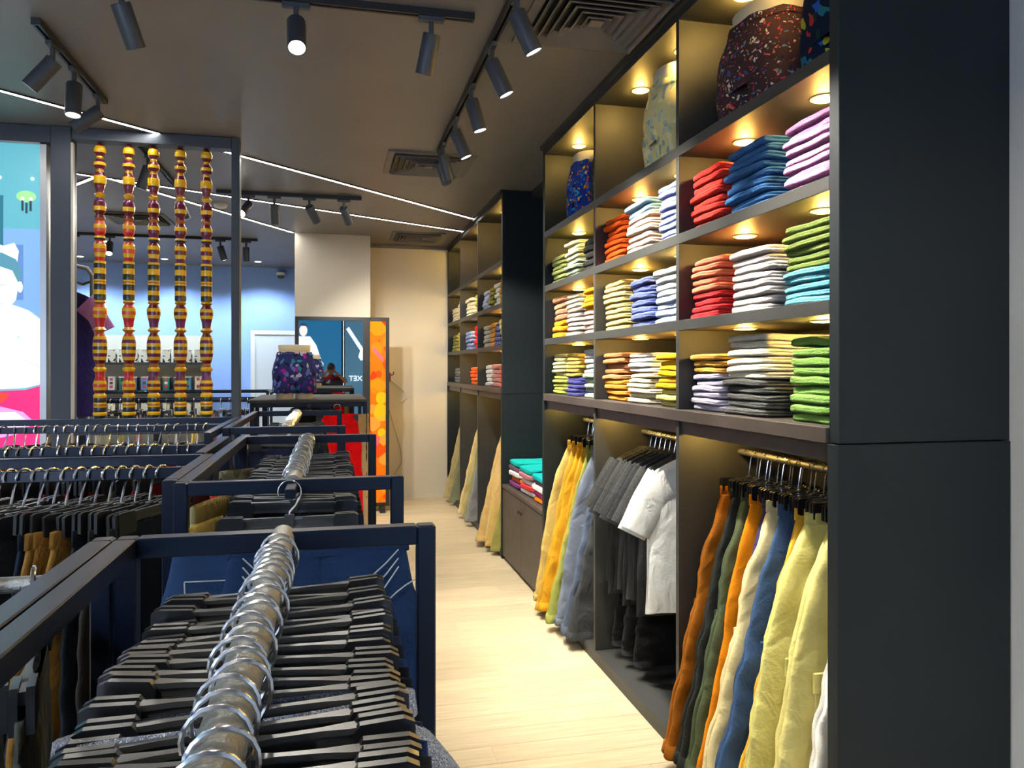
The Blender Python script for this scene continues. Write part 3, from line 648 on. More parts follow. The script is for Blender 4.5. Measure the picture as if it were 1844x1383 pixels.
# clothes hung in the wall units (rail x = XF+.28, z = 1.25)
RX, RZ = XF + .28, 1.25
random.seed(5)
def wall_trousers(items, unit, group):
    for i, (y, rgb, wd, mi, sc_, lean) in enumerate(items):
        hn = put_hanger(H_WALL, (RX, y, RZ), random.uniform(-.08, .08), f'black clip hanger holding the {wd} trousers, {unit}', 'clip hangers on the wall unit rails')
        put_trousers(TS[mi], (RX - .02, y, RZ - .128), hn.rotation_euler.z + random.uniform(-.05, .05), rgb, f'{wd} trousers hanging in the {unit}', group, (sc_, 1.0, 1.0))
wall_trousers([(2.85, (142, 84, 20), 'rust brown cargo', 0, 1.0, 0), (2.775, (40, 42, 40), 'black', 3, 1.0, 0), (2.70, (72, 82, 58), 'dark olive', 0, .95, 0), (2.615, (204, 122, 16), 'bright orange', 1, 1.0, 0), (2.55, (58, 52, 84), 'dark indigo', 1, .95, 0),
               (2.49, (206, 190, 142), 'beige cargo', 0, 1.1, 0), (2.41, (56, 80, 116), 'denim blue', 3, 1.1, 0), (2.33, (206, 158, 50), 'mustard', 3, 1.0, 0), (2.235, (205, 196, 118), 'wide pale khaki cargo', 2, 1.15, 0), (2.13, (212, 200, 126), 'pale khaki nearest the end panel', 2, 1.1, 0), (2.04, (240, 236, 225), 'white', 3, .9, 0)],
              'nearest bay', 'trousers hanging in the nearest bay')
wall_trousers([(4.90, (190, 164, 92), 'khaki cargo', 2, 1.1, 0), (4.80, (188, 146, 46), 'ochre', 1, 1.1, 0), (4.72, (196, 146, 32), 'golden yellow', 0, 1.0, 0), (4.63, (188, 140, 36), 'amber', 1, 1.0, 0), (4.53, (136, 142, 70), 'olive green', 3, 1.1, 0), (4.40, (104, 112, 126), 'faded blue denim', 2, 1.1, 0), (4.28, (80, 90, 108), 'mid blue denim', 3, 1.0, 0), (4.17, (60, 62, 64), 'charcoal', 3, 1.0, 0)],
              'farther bay beside the low cabinet', 'trousers hanging in the farther bay')
wall_trousers([(6.90, (190, 164, 104), 'tan', 3, 1.05, 0), (6.78, (200, 170, 108), 'light tan', 0, 1.1, 0), (6.66, (206, 176, 112), 'wheat', 2, 1.05, 0), (6.52, (196, 166, 98), 'camel', 3, 1.0, 0), (6.42, (150, 146, 80), 'olive', 1, 1.0, 0)], 'far unit, its nearest bay', 'trousers hanging in the far unit')
wall_trousers([(8.05, (196, 176, 120), 'sand', 3, 1.0, 0), (7.85, (140, 140, 96), 'moss', 1, 1.0, 0), (7.65, (130, 130, 132), 'grey', 3, 1.0, 0)], 'far unit, its middle bay', 'trousers hanging in the far unit')
wall_trousers([(9.1, (176, 160, 112), 'stone', 3, 1.0, 0), (8.85, (120, 122, 96), 'sage', 1, 1.0, 0)], 'far unit, its end bay', 'trousers hanging in the far unit')
for u_, ys_ in (('nearest bay', (2.81, 2.74, 2.66, 2.58, 2.52, 2.45, 2.37, 2.28, 2.18)), ('farther bay', (4.85, 4.76, 4.67, 4.58, 4.34, 4.22))):
    for i, y in enumerate(ys_): put_hanger(H_WALL, (RX + .01, y, RZ), random.uniform(-.12, .12), f'spare black clip hanger, {NTH[i]} from the far end of the {u_} rail', 'clip hangers on the wall unit rails')
shirtlist = [(3.86, (46, 47, 47)), (3.80, (52, 53, 52)), (3.74, (44, 45, 46)), (3.68, (56, 56, 55)), (3.62, (48, 48, 48)), (3.56, (54, 55, 56)), (3.50, (46, 46, 48)), (3.44, (58, 58, 58)), (3.36, (240, 238, 228)), (3.27, (246, 244, 236))]
for i, (y, rgb) in enumerate(shirtlist):
    wd = f'{["farthest", "second", "third", "fourth", "fifth", "sixth", "seventh", "nearest"][i]} of eight charcoal T-shirts hanging in the middle bay' if i < 8 else ('white T-shirt hanging beside the charcoal ones' if i == 8 else 'white T-shirt nearest the divider of the middle bay')
    hn = put_hanger(H_SHIRT, (RX, y, RZ), random.uniform(-.1, .1), 'black hanger inside the ' + wd, 'shirt hangers in the middle bay')
    t = thing('t_shirt', wd, 'shirt', (RX, y, RZ - .075), hn.rotation_euler.z, 'T-shirts hanging in the middle bay')
    for nm, me in TT[i % 3]: link(nm, me, t, mat=fabric(rgb))
for i, (y, rgb) in enumerate([(3.84, (30, 31, 33)), (3.70, (34, 35, 36)), (3.54, (28, 29, 31))]):
    put_trousers(TO[0], (RX + .02, y, .62), 0, rgb, f'black trousers hanging low behind the T-shirts, {["farthest", "middle", "nearest"][i]} of three', 'black trousers below the T-shirts', (1.0, 1.2, .5))

# ------------------------------------------------------------------ clothes racks in the middle of the floor
RZT = 1.33          # top of the rack frames
B = .032            # square tube
def rack_along(label, x0, x1, y0, y1, arm=None, tube_x=None, board=None):
    """free-standing rack, rail along y between two end frames"""
    t = thing('clothes_rack', label, 'clothes rack', ((x0 + x1) / 2, (y0 + y1) / 2, 0), 0, 'blue-black square-tube clothes racks')
    hx, hy = (x1 - x0) / 2, (y1 - y0) / 2; tx = (tube_x - (x0 + x1) / 2) if tube_x is not None else 0
    for sx in (-1, 1):
        a, b = sorted((sx * hx, sx * (hx - B)))
        if sx < 0: MB().box(a, b, -hy + B, hy - B, RZT - B, RZT, bev=.002).build('top_rail', RACKM, t)
        MB().box(a, b, -hy + B, hy - B, .04, .04 + B, bev=.002).build('base_rail', RACKM, t)
        for sy in (-1, 1):
            c, d = sorted((sy * hy, sy * (hy - B)))
            p = MB().box(a, b, c, d, .012, RZT, bev=.003).build('post', RACKM, t)
            MB().lathe([(.014, 0), (.014, .012)], 10, c=((a + b) / 2, (c + d) / 2)).build('foot', BLKP, p)
    for sy in (-1, 1):
        c, d = sorted((sy * hy, sy * (hy - B)))
        MB().box(-hx + B, hx - B, c, d, RZT - B, RZT, bev=.002).build('crossbar', RACKM, t)
    MB().tube([(tx, -hy + B, RZT - .012), (tx, hy - .006, RZT - .012)], .0195, 16).build('hanging_rail', TUBEM, t, True)
    if arm: MB().box(-.012, .012, -hy - arm, -hy, RZT - .03, RZT - .008, bev=.002).build('front_arm', RACKM, t)
    if board: MB().box(-hx - .02, hx, -hy, hy, RZT + .001, RZT + .025, bev=.003).build('display_board', LAM, t)
    return t
def rack_across(label, x0, x1, y0, y1, back=True, rail_y=None):
    """rack with its rail along x: end frames across y, one back rail"""
    t = thing('clothes_rack', label, 'clothes rack', ((x0 + x1) / 2, (y0 + y1) / 2, 0), 0, 'blue-black square-tube clothes racks')
    hx, hy = (x1 - x0) / 2, (y1 - y0) / 2
    for sx in (-1, 1):
        a, b = sorted((sx * hx, sx * (hx - B)))
        MB().box(a, b, -hy + B, hy - B, RZT - B, RZT, bev=.002).build('end_bar', RACKM, t)
        for sy in (-1, 1):
            c, d = sorted((sy * hy, sy * (hy - B)))
            MB().box(a, b, c, d, .0, RZT, bev=.003).build('post', RACKM, t)
    if back: MB().box(-hx + B, hx - B, hy - B, hy, RZT - B, RZT, bev=.002).build('back_rail', RACKM, t)
    MB().box(-hx + B, hx - B, hy - B, hy, .04, .04 + B, bev=.002).build('base_rail', RACKM, t)
    if rail_y is None: MB().box(-hx + B, hx - B, -.011, .011, RZT - .034, RZT - .004, bev=.002).build('hanging_rail', RACKM, t)
    else: MB().tube([(-hx + B, rail_y - (y0 + y1) / 2, RZT - .02), (hx - B, rail_y - (y0 + y1) / 2, RZT - .02)], .011, 10).build('hanging_rail', TUBEM, t, True)
    return t
R1 = rack_along('nearest clothes rack with steel rail crowded with black hangers', -.335, .172, .06, 1.345)
R2 = rack_along('clothes rack directly beyond the nearest one, jeans on its front', -.365, .172, 1.925, 3.215, arm=.10)
R3 = rack_along('third clothes rack in line with a whitish rail', -.49, .055, 3.68, 5.06)
R4 = rack_along('clothes rack before the mirror with the printed-shorts mannequin on top', -.62, .26, 6.15, 7.4, arm=.2, board=True)
L1 = rack_across('front left clothes rack at the lower left edge, dark trousers on it', -1.7, -.339, .10, 1.345, back=False, rail_y=1.15)
LA = rack_across('left clothes rack with tan trousers, beside the second rack', -2.0, -.369, 1.98, 2.58)
LB = rack_across('left clothes rack between the tan trousers rack and the spindle screen', -2.2, -.40, 2.62, 3.22, back=False)
LC = rack_across('left clothes rack nearest the spindle screen', -2.6, -.50, 3.45, 4.50)
LD = rack_across('far clothes rack behind the spindle screen', -3.0, -.62, 6.9, 7.6)
LE = rack_across('farthest clothes rack in front of the display shelf', -3.4, -.75, 9.6, 10.2)

DARKS = [(22, 26, 38), (18, 20, 24), (30, 46, 78), (26, 30, 34), (34, 40, 60), (40, 40, 38)]
def fill_along(xc, ys, where, col_of, tro=True, every=1):
    for i, y in enumerate(ys):
        rz = random.uniform(-.08, .08)
        put_hanger(H_RACK, (xc + random.uniform(-.006, .006), y, RZT - .012), rz, f'black clip hanger, {NTH[i]} from the near end {where}', 'black clip hangers on the floor racks', random.uniform(-.05, .05))
        if tro and i % every == 0:
            c, mi, scx, wd = col_of(i, y)
            put_trousers(TO[mi], (xc, y, RZT - .012 - .096), rz + random.uniform(-.04, .04), c, f'{wd} trousers, {NTH[i]} from the near end {where}', 'trousers on the floor racks', (scx, .75, 1))
random.seed(21)
ys = []; y = .17
while y < 1.245: ys.append(y); y += random.choice([.029, .032, .035, .038])
def c1(i, y):
    return (random.choice(DARKS), 0, 1.0, 'dark navy')
fill_along(-.083, ys, 'of the nearest rack', c1)
random.seed(22)
ys = []; y = 2.03
while y < 3.16: ys.append(y); y += random.choice([.030, .034, .040])
fill_along(-.10, ys, 'of the second rack', lambda i, y: (random.choice(DARKS), 0, 1.0, 'dark'), every=2)
random.seed(23)
ys = []; y = 3.75
while y < 5.0: ys.append(y); y += random.choice([.038, .044, .05])
fill_along(-.2175, ys, 'of the third rack', lambda i, y: (random.choice(DARKS), 0, 1.0, 'dark'), every=3)
random.seed(24)
ys = [6.25 + .07 * i for i in range(14)]
fill_along(-.18, ys, 'of the rack before the mirror', lambda i, y: (random.choice(DARKS), 0, 1.0, 'dark'), every=3)
def fill_across(yc, xs, where, cols, every=1, jit=.22, turn=0):
    for i, x in enumerate(xs):
        rz = PI / 2 - turn + random.uniform(-jit, jit)
        put_hanger(H_LONG, (x, yc, RZT - .021), rz, f'black clip hanger, {NTH[i]} from the right {where}', 'black clip hangers on the floor racks', random.uniform(-.05, .05))
        if i % every == 0:
            c, wd, mi = cols[(i // every) % len(cols)]
            put_trousers(TO[mi], (x, yc, RZT - .021 - .118), rz + random.uniform(-.05, .05), c, f'{wd} trousers, {NTH[i]} from the right {where}', 'trousers on the floor racks', (1, .8, 1))
random.seed(31)
fill_across(1.15, [-.392 - .05 * i for i in range(10)], 'of the front left rack', [((60, 62, 56), 'charcoal', 0), ((52, 54, 50), 'black', 0), ((96, 90, 70), 'dark olive', 0)], 1, .10, -.35)
fill_across(2.28, [-.46 - .034 * i for i in range(22)], 'of the tan trousers rack', [((30, 40, 54), 'dark blue', 0), ((40, 42, 40), 'black', 0), ((52, 48, 44), 'dark grey', 0), ((30, 34, 40), 'ink', 0), ((132, 94, 40), 'tan', 1), ((140, 98, 42), 'caramel', 1), ((126, 90, 40), 'brown tan', 1)], 1, .14, .5)
fill_across(2.92, [-.50 - .038 * i for i in range(22)], 'of the rack behind the tan trousers', [((60, 60, 62), 'grey', 0), ((30, 34, 46), 'navy', 0), ((150, 40, 40), 'dark red', 0)], 1, .4, .3)
fill_across(3.975, [-.60 - .044 * i for i in range(28)], 'of the rack before the spindles', [((50, 50, 56), 'grey', 0), ((28, 30, 40), 'navy', 0), ((180, 60, 50), 'red', 0), ((170, 150, 60), 'mustard', 0)], 2, .5, .2)
fill_across(7.25, [-.75 - .075 * i for i in range(24)], 'of the far rack behind the spindles', [((200, 200, 205), 'white', 0), ((40, 42, 60), 'navy', 0), ((205, 150, 140), 'pink', 0), ((210, 200, 120), 'yellow', 0)], 2, .2)

# jeans on the front arm of the second rack
DENIM = mat('denim', lin((30, 50, 84)), .9, bump=.35, bscale=140, var=.35, vscale=5, spec=.1)
DENIM2 = mat('denim_mid', lin((38, 60, 94)), .9, bump=.35, bscale=140, var=.3, vscale=5, spec=.1)
THREAD = mat('pale_thread', lin((168, 176, 176)), .8)
JM = trouser_meshes(9, 'open', 1.0, waist=.40, hip=.47, knee=.25, hem=.22, thick=.05, cargo=False, cuff=False, wr=.008)
def jeans(label, loc, rz, m, back):
    t = put_trousers(JM, loc, rz, None, label, 'jeans on the front of the second rack', cat='jeans', name='jeans', m=m)
    yy = -.036
    class st:
        @staticmethod
        def tube(p, r, n): MB().tube(p, r, n).build('stitch_line', THREAD, t, True)
    if back:
        for sg in (-1, 1):
            c = sg * .105
            st.tube([(c - .065, yy, -.10), (c - .06, yy, -.22), (c, yy, -.25), (c + .06, yy, -.22), (c + .065, yy, -.10), (c - .065, yy, -.10)], .0017, 5)
            st.tube([(c - .06, yy, -.13), (c - .02, yy, -.15), (c, yy, -.135), (c + .02, yy, -.15), (c + .06, yy, -.13)], .0015, 5)
    else:
        for q in range(3):
            st.tube([(-.17 + .35 * f, yy - .002 * q, -.03 - .10 * (1 - (2 * f - 1) ** 2) - .035 * q * (1 - abs(2 * f - 1)) - .02 * q) for f in [i / 12 for i in range(13)]], .0018, 5)
        st.tube([(.235 - .12 * (1 - f), yy, -.10 - .09 * (1 - f) ** 1.5) for f in [i / 6 for i in range(7)]], .0018, 5)
    return t
put_hanger(H_RACK, (-.10, 1.875, RZT - .02), .03, 'black clip hanger on the front arm of the second rack', 'black clip hangers on the floor racks')
jeans('dark blue jeans with curved pale stitching hung on the front of the second rack', (-.03, 1.865, 1.20), .02, DENIM, False)
jeans('blue jeans with stitched back pockets behind the front pair', (-.16, 1.905, 1.21), -.06, DENIM2, True)
TWEED = printed('tweed', lin((120, 126, 140)), [lin(c) for c in ((205, 208, 214), (170, 176, 188), (60, 66, 84), (225, 226, 228))], 240, 'v', .42)
tw = thing('tweed_skirt', 'grey tweed garment bulging past the right end of the hangers, nearest rack', 'skirt', (-.083, .80, 1.235), .12)
def twr(x, y, z): return (mn.noise(Vector((x * 8, y * 8, z * 5))) * .012, mn.noise(Vector((y * 9, x * 9, z * 5 + 3))) * .014)
MB().loft([supring(cx, 0, z, wx, wy, 36, twr, 2.4) for z, cx, wx, wy in ((0, 0, .32, .04), (-.012, 0, .345, .08), (-.035, .004, .39, .16), (-.07, .008, .43, .22), (-.14, .01, .47, .27), (-.3, .012, .50, .29), (-.6, .01, .50, .29), (-.85, .01, .49, .28))]).build('panel', TWEED, tw, 1.4)
MB().loft([supring(0, 0, z, .325 * g, .045 * g, 28, None, 2.4) for z, g in ((-.004, 1.06), (.022, 1.04), (.024, .95))], caps=False).build('waistband', TWEED, tw, 1.4)
# red shorts and others at the rack before the mirror
put_hanger(H_RACK, (.03, 6.02, RZT - .03), 0, 'black clip hanger holding the bright red trousers', 'black clip hangers on the floor racks')
put_trousers(TO[1], (.04, 6.02, 1.25), 0, (225, 14, 20), 'bright red trousers facing the aisle on the rack before the mirror', 'trousers on the floor racks', (.78, 1, 1))
put_trousers(TO[0], (.22, 6.12, 1.24), .9, (200, 180, 140), 'pale beige trousers beside the bright red pair', 'trousers on the floor racks', (.5, .8, 1))
put_trousers(TO[2], (-.30, 3.05, 1.22), .5, (128, 120, 96), 'grey-green camouflage shorts at the far left of the second rack', 'trousers on the floor racks', (.7, 1, 1), m=printed('print_camo', lin((120, 112, 88)), [lin(c) for c in ((160, 150, 124), (84, 80, 60), (60, 60, 50))], 18, 'w', .5))
put_trousers(TO[0], (-.30, 2.02, 1.22), 1.2, (196, 172, 96), 'khaki trousers hanging at the left front of the second rack', 'trousers on the floor racks', (.5, 1, 1))
put_trousers(TO[1], (-.31, 2.45, 1.24), 1.3, (214, 50, 44), 'red trousers seen under the left rail of the second rack', 'trousers on the floor racks', (.6, 1, 1))
put_trousers(TO[1], (-.32, 2.22, 1.24), 1.25, (150, 138, 96), 'khaki olive trousers by the red pair under the left rail', 'trousers on the floor racks', (.6, 1, 1))
torso('hip mannequin in purple and blue nebula-print shorts before the mirror', (-.30, 6.35, RZT + .025), .15, P_NEB, .98, 1.02)

# ------------------------------------------------------------------ screen with lacquered spindles, and the light-box poster
SY = 5.31
fr = thing('spindle_screen_frame', 'slate-grey screen frame holding the five lacquered spindles', 'screen frame', (-1.14, SY, 0))
def fbox(nm, x0, x1, z0, z1, d=.05, bev=.004): return MB().box(x0 + 1.14, x1 + 1.14, -d, d, z0, z1, bev=bev).build(nm, POSTM, fr)
fbox('post', -1.70, -1.585, 0, CEIL - .001, .06); fbox('post', -.645, -.594, 0, CEIL - .001)
fbox('top_beam', -3.4, -1.70, 2.995, CEIL - .001); fbox('top_beam', -1.585, -.645, 3.025, CEIL - .001)
fbox('bottom_rail', -1.585, -.645, 1.18, 1.27)
MB().box(-1.585 + 1.14, -1.572 + 1.14, -.062, -.03, .0, 3.0).build('edge_trim', mat('edge_trim', (.5, .48, .42), .4), fr)
MAR, YEL, BLK, COR, PUR, ORB, RDD = [mat(n, lin(c), .28, coat=.5) for n, c in (('lacquer_maroon', (104, 18, 42)), ('lacquer_yellow', (232, 184, 18)), ('lacquer_black', (26, 40, 44)), ('lacquer_coral', (214, 78, 52)), ('lacquer_purple', (110, 34, 92)), ('lacquer_brown', (176, 104, 30)), ('lacquer_red', (206, 36, 52)))]
LACQ = [MAR, YEL, BLK, COR, PUR, ORB, RDD]; MI = dict(M=0, Y=1, B=2, C=3, P=4, O=5, R=6)
# each bead: (height px, radius profile, colour bands); px heights add up to the photo's 488 px
BEADS = [(23, (.45, .8, 1, .95, .6), 'MYYM'), (6, (.55, .6, .55), 'YO'), (16, (.7, 1, 1, .7), 'MYM'), (6, (.6, .65, .6), 'OY'), (34, (.75, 1, 1, .8, .6), 'MYYMM'), (11, (.45, .9, .6), 'OY'),
         (30, (.55, .95, 1, .95, .6), 'PMYM'), (10, (.75, .85, .6), 'MO'), (27, (.7, 1, .95, .65), 'cYcm'), (7, (.85, .95, .85), 'YB'), (37, (.6, 1, 1, .85, .65), 'cYcYm'),
         (12, (.95, .97, .95), 'YBB'), (10, (.95, .97, .95), 'YY'), (10, (.95, .97, .95), 'BB'), (8, (.95, .97, .95), 'YOY'), (10, (.95, .97, .95), 'BB'), (8, (.95, .97, .95), 'YY'), (9, (.95, .97, .95), 'BB'), (8, (.7, 1, .65), 'YO'),
         (24, (.75, 1.1, 1.1, 1), 'cYcY'), (16, (.95, .8, .72), 'mm'), (10, (.7, 1.05, .6), 'YO'), (54, (.65, 1, 1.12, 1.12, 1.1, 1.0, .75), 'cYPYBYPYM'), (6, (.7, .75, .7), 'OO'), (8, (.85, 1.05, .9), 'YY'), (16, (.8, .75, .9), 'mm'), (22, (.95, 1.1, 1.05, .8), 'YcYM'),
         (8, (.8, 1.05, 1), 'YY'), (8, (.98, 1, .98), 'BB'), (9, (1, 1.02, 1), 'YOY'), (8, (.98, 1, .98), 'BB'), (6, (1.05, 1.12, 1.05), 'YY'), (8, (1, .9, .6), 'BB')]
TOT = sum(b[0] for b in BEADS)
SPX = (-1.436, -1.268, -1.121, -.961, -.803)
SL = ['leftmost, brightest red of the five striped lacquered wooden spindles', 'second from left of the five striped lacquered wooden spindles', 'middle one of the five striped lacquered wooden spindles', 'fourth from left of the five striped lacquered wooden spindles', 'rightmost of the five striped lacquered wooden spindles']
ZT, ZB, R0 = 3.022, 1.272, .036
bead_cache = {}
for i, x in enumerate(SPX):
    t = thing('wooden_spindle', SL[i], 'spindle', (x, SY, ZB), 0, 'striped lacquered spindles in the screen')
    MB().lathe([(.008, 0), (.008, ZT - ZB + .003)], 8).build('rod', BLKM, t, True)
    red = i < 2; z = ZT - ZB
    for bi, (hp, prof, bands) in enumerate(BEADS):
        h = hp / TOT * (ZT - ZB); key = (bi, red)
        if key not in bead_cache:
            seq = [('C' if red else 'M') if c == 'c' else (('R' if red else 'P') if c == 'm' else c) for c in bands]
            n = len(bands) * 3; P = []; mis = []
            for j in range(n + 1):
                f = j / n * (len(prof) - 1); a = min(int(f), len(prof) - 2); g = f - a; g = g * g * (3 - 2 * g)
                P.append((R0 * (prof[a] * (1 - g) + prof[a + 1] * g) ** 1.1 * 1.02, -j / n * h))
            for j in range(n): mis.append(MI[seq[min(j // 3, len(seq) - 1)]])
            P = [(.008, P[0][1])] + P + [(.008, P[-1][1])]; mis = [mis[0]] + mis + [mis[-1]]
            m = MB(); m.lathe(P[::-1], 16, mis=mis[::-1]); me = m.mesh('bead', .7)
            for q in LACQ: me.materials.append(q)
            bead_cache[key] = me
        link('bead', bead_cache[key], t, (0, 0, z)); z -= h

def glow(name, rgb, e=1.0):
    c = lin(rgb); return mat(name, c, .35, emit=c, estr=e)
def poly(parent, name, pts, m, y, th=.002):
    """flat printed shape in the x-z plane, facing -y"""
    n = len(pts); v = [(x, y, z) for x, z in pts] + [(x, y + th, z) for x, z in pts]
    f = [tuple(range(n)), tuple(range(2 * n - 1, n - 1, -1))] + [(i, i + n, (i + 1) % n + n, (i + 1) % n) for i in range(n)]
    return MB().add(v, f).build(name, m, parent)
def ell(cx, cz, a, b, n=20): return [(cx + a * math.cos(2 * PI * k / n), cz + b * math.sin(2 * PI * k / n)) for k in range(n)]
pb = thing('lightbox_poster', 'glowing poster of a person in white shirt and pink trousers, left edge', 'poster', (0, SY, 0))
ALU = mat('aluminium', (.45, .44, .42), .35, metal=.8)
px0, px1, pz0, pz1 = -3.30, -1.765, .5, 2.985
MB().box(px0, px1, -.02, .05, pz0, pz1).build('case', BLKM, pb)
for q in ((px0 - .03, px0, pz0 - .03, pz1 + .0), (px1, px1 + .035, pz0 - .03, pz1 + .0), (px0, px1, pz0 - .03, pz0), (px0, px1, pz1, pz1 + .012)): MB().box(q[0], q[1], -.035, .05, q[2], q[3]).build('frame', ALU, pb)
E1 = .40
poly(pb, 'print_ground', [(px0, pz0), (px1, pz0), (px1, pz1), (px0, pz1)], glow('print_teal', (92, 168, 182), E1), -.023)
poly(pb, 'print_panel', [(-1.97, 2.46), (px1, 2.46), (px1, 1.6), (-1.97, 1.6)], glow('print_blue', (120, 165, 215), E1), -.0245)
poly(pb, 'print_panel', [(-1.90, 2.36), (-1.86, 2.36), (-1.86, 2.02), (-1.90, 2.02)], glow('print_blue_dark', (90, 130, 190), E1), -.0255)
poly(pb, 'print_door', [(-2.2, 2.66), (-1.97, 2.66), (-1.97, 2.30), (-2.2, 2.30)], glow('print_teal_dark', (40, 110, 128), E1), -.0252)
poly(pb, 'print_glow', ell(-1.845, 2.66, .055, .035), glow('print_lamp_green', (150, 215, 140), E1), -.0252)
for dx, dz in ((-1.99, 2.77), (-1.81, 2.77), (-1.865, 2.645), (-1.82, 2.645)):
    poly(pb, 'print_bulb', ell(dx, dz, .010, .010, 10), glow('print_bulb', (255, 255, 245), 1.2), -.026)
for x, z in ((-1.865, 2.60), (-1.843, 2.585), (-1.82, 2.60)): poly(pb, 'print_candle', [(x - .006, z - .03), (x + .006, z - .03), (x + .006, z + .035), (x - .006, z + .035)], glow('print_dark', (30, 60, 66), E1), -.0258)
WH = glow('print_white', (246, 247, 250), E1 * 1.15)
poly(pb, 'print_cloud', [(-2.5, 2.30), (-2.42, 2.37), (-2.28, 2.40), (-2.15, 2.375), (-2.05, 2.385), (-1.97, 2.35), (-1.91, 2.37), (-1.885, 2.32), (-1.90, 2.20), (-2.2, 2.08), (-2.45, 2.12), (-2.52, 2.2)], WH, -.0256)
poly(pb, 'print_hair', [(-2.12, 2.24), (-2.06, 2.30), (-1.98, 2.31), (-1.90, 2.27), (-1.87, 2.20), (-1.875, 2.12), (-2.13, 2.14)], glow('print_hair', (80, 140, 160), E1), -.027)
poly(pb, 'print_face', [(-2.10, 2.2), (-2.02, 2.235), (-1.92, 2.20), (-1.885, 2.12), (-1.90, 2.02), (-1.97, 1.93), (-2.06, 1.94), (-2.11, 2.05)], glow('print_face', (222, 226, 232), E1), -.0285)
poly(pb, 'print_ear', ell(-1.878, 2.10, .016, .035), glow('print_face', (222, 226, 232), E1), -.0283)
GR = glow('print_grey', (150, 158, 168), 1.0)
for pts in ([(-2.02, 2.115), (-1.98, 2.105), (-1.94, 2.115), (-1.98, 2.112)], [(-2.05, 1.995), (-2.0, 1.985), (-1.965, 2.0), (-2.0, 1.992)], [(-1.99, 2.08), (-1.985, 2.03), (-2.0, 2.025), (-1.992, 2.032)]):
    poly(pb, 'print_line', pts, GR, -.030)
poly(pb, 'print_shirt', [(-2.30, 1.48), (-2.34, 1.72), (-2.33, 1.84), (-2.28, 1.91), (-2.19, 1.955), (-2.09, 1.98), (-2.05, 1.95), (-1.97, 1.955), (-1.92, 1.99), (-1.83, 1.955), (-1.768, 1.905), (-1.768, 1.50), (-1.85, 1.478), (-2.0, 1.47), (-2.15, 1.472)], WH, -.0292)
poly(pb, 'print_logo', ell(-1.885, 1.79, .007, .008, 10), glow('print_logo', (120, 190, 170), 1), -.031)
poly(pb, 'print_fold', [(-1.90, 1.66), (-1.768, 1.60), (-1.768, 1.62), (-1.85, 1.655)], glow('print_fold', (215, 218, 232), E1), -.031)
poly(pb, 'print_trousers', [(-2.30, 1.49), (-2.15, 1.465), (-2.0, 1.46), (-1.85, 1.465), (-1.768, 1.49), (-1.768, .9), (-1.8, .52), (-1.98, .52), (-2.03, 1.05), (-2.08, .52), (-2.28, .52), (-2.33, 1.0)], glow('print_pink', (236, 20, 110), E1), -.0288)
poly(pb, 'print_trousers_fold', [(-2.30, 1.475), (-2.15, 1.462), (-2.0, 1.455), (-1.93, 1.44), (-1.97, 1.39), (-2.12, 1.36), (-2.31, 1.36)], glow('print_red', (240, 60, 30), E1), -.030)
poly(pb, 'print_hand', [(-2.26, 1.33), (-2.12, 1.36), (-2.0, 1.37), (-1.86, 1.33), (-1.80, 1.27), (-1.86, 1.20), (-2.0, 1.17), (-2.14, 1.18), (-2.24, 1.25)], glow('print_pale_pink', (244, 150, 220), E1), -.0302)
poly(pb, 'print_highlight', [(-2.0, 1.33), (-1.9, 1.33), (-1.83, 1.27), (-1.88, 1.22), (-1.98, 1.21)], glow('print_blush', (250, 225, 244), E1), -.0314)

# ------------------------------------------------------------------ mirror and print panel standing before the column
MY = 8.68
mr = thing('standing_mirror', 'tall black-framed mirror with an orange leaf print panel at its right', 'mirror', (.106, MY, 0))
def fb(nm, x0, x1, z0, z1, m=BLKM, y0=-.02, y1=.03): return MB().box(x0 - .106, x1 - .106, y0, y1, z0, z1, bev=.002 if nm == 'frame' else 0).build(nm, m, mr)
fb('frame', -.405, -.365, .06, 2.165); fb('frame', .322, .40, .06, 2.165); fb('frame', .572, .612, .06, 2.165); fb('frame', -.365, .322, 2.125, 2.165); fb('frame', .40, .572, 2.125, 2.165); fb('frame', -.365, .322, .06, .10); fb('frame', .40, .572, .06, .10)
fb('foot', -.36, -.30, 0, .06, BLKM, -.12, .14); fb('foot', .50, .56, 0, .06, BLKM, -.12, .14)
fb('mirror_glass', -.365, .322, .10, 2.125, mat('mirror_glass', (.86, .92, .95), .01, metal=1), -.004, .01)
LEAF = printed('print_orange_leaves', lin((244, 104, 10)), [lin(c) for c in ((246, 130, 10), (240, 70, 8), (250, 168, 14), (190, 160, 40), (246, 100, 10), (246, 140, 50), (232, 54, 10), (244, 120, 12))], 7, 'w', .62, emit=.10)  # printed cloth given faint emission, so it glows though no lamp backs it
fb('print_panel', .40, .572, .10, 2.125, LEAF, -.008, .01)
PT = glow('print_leaf_rose', (196, 84, 100), .15)  # rose leaves glow faintly as well, brightness put into the print
poly(mr, 'print_leaf', [(.32, 1.86), (.37, 1.80), (.44, 1.72), (.455, 1.66), (.40, 1.70), (.33, 1.79)], PT, -.0105)
poly(mr, 'print_leaf', [(.32, .78), (.36, .84), (.40, .83), (.39, .76), (.36, .72)], PT, -.0105)
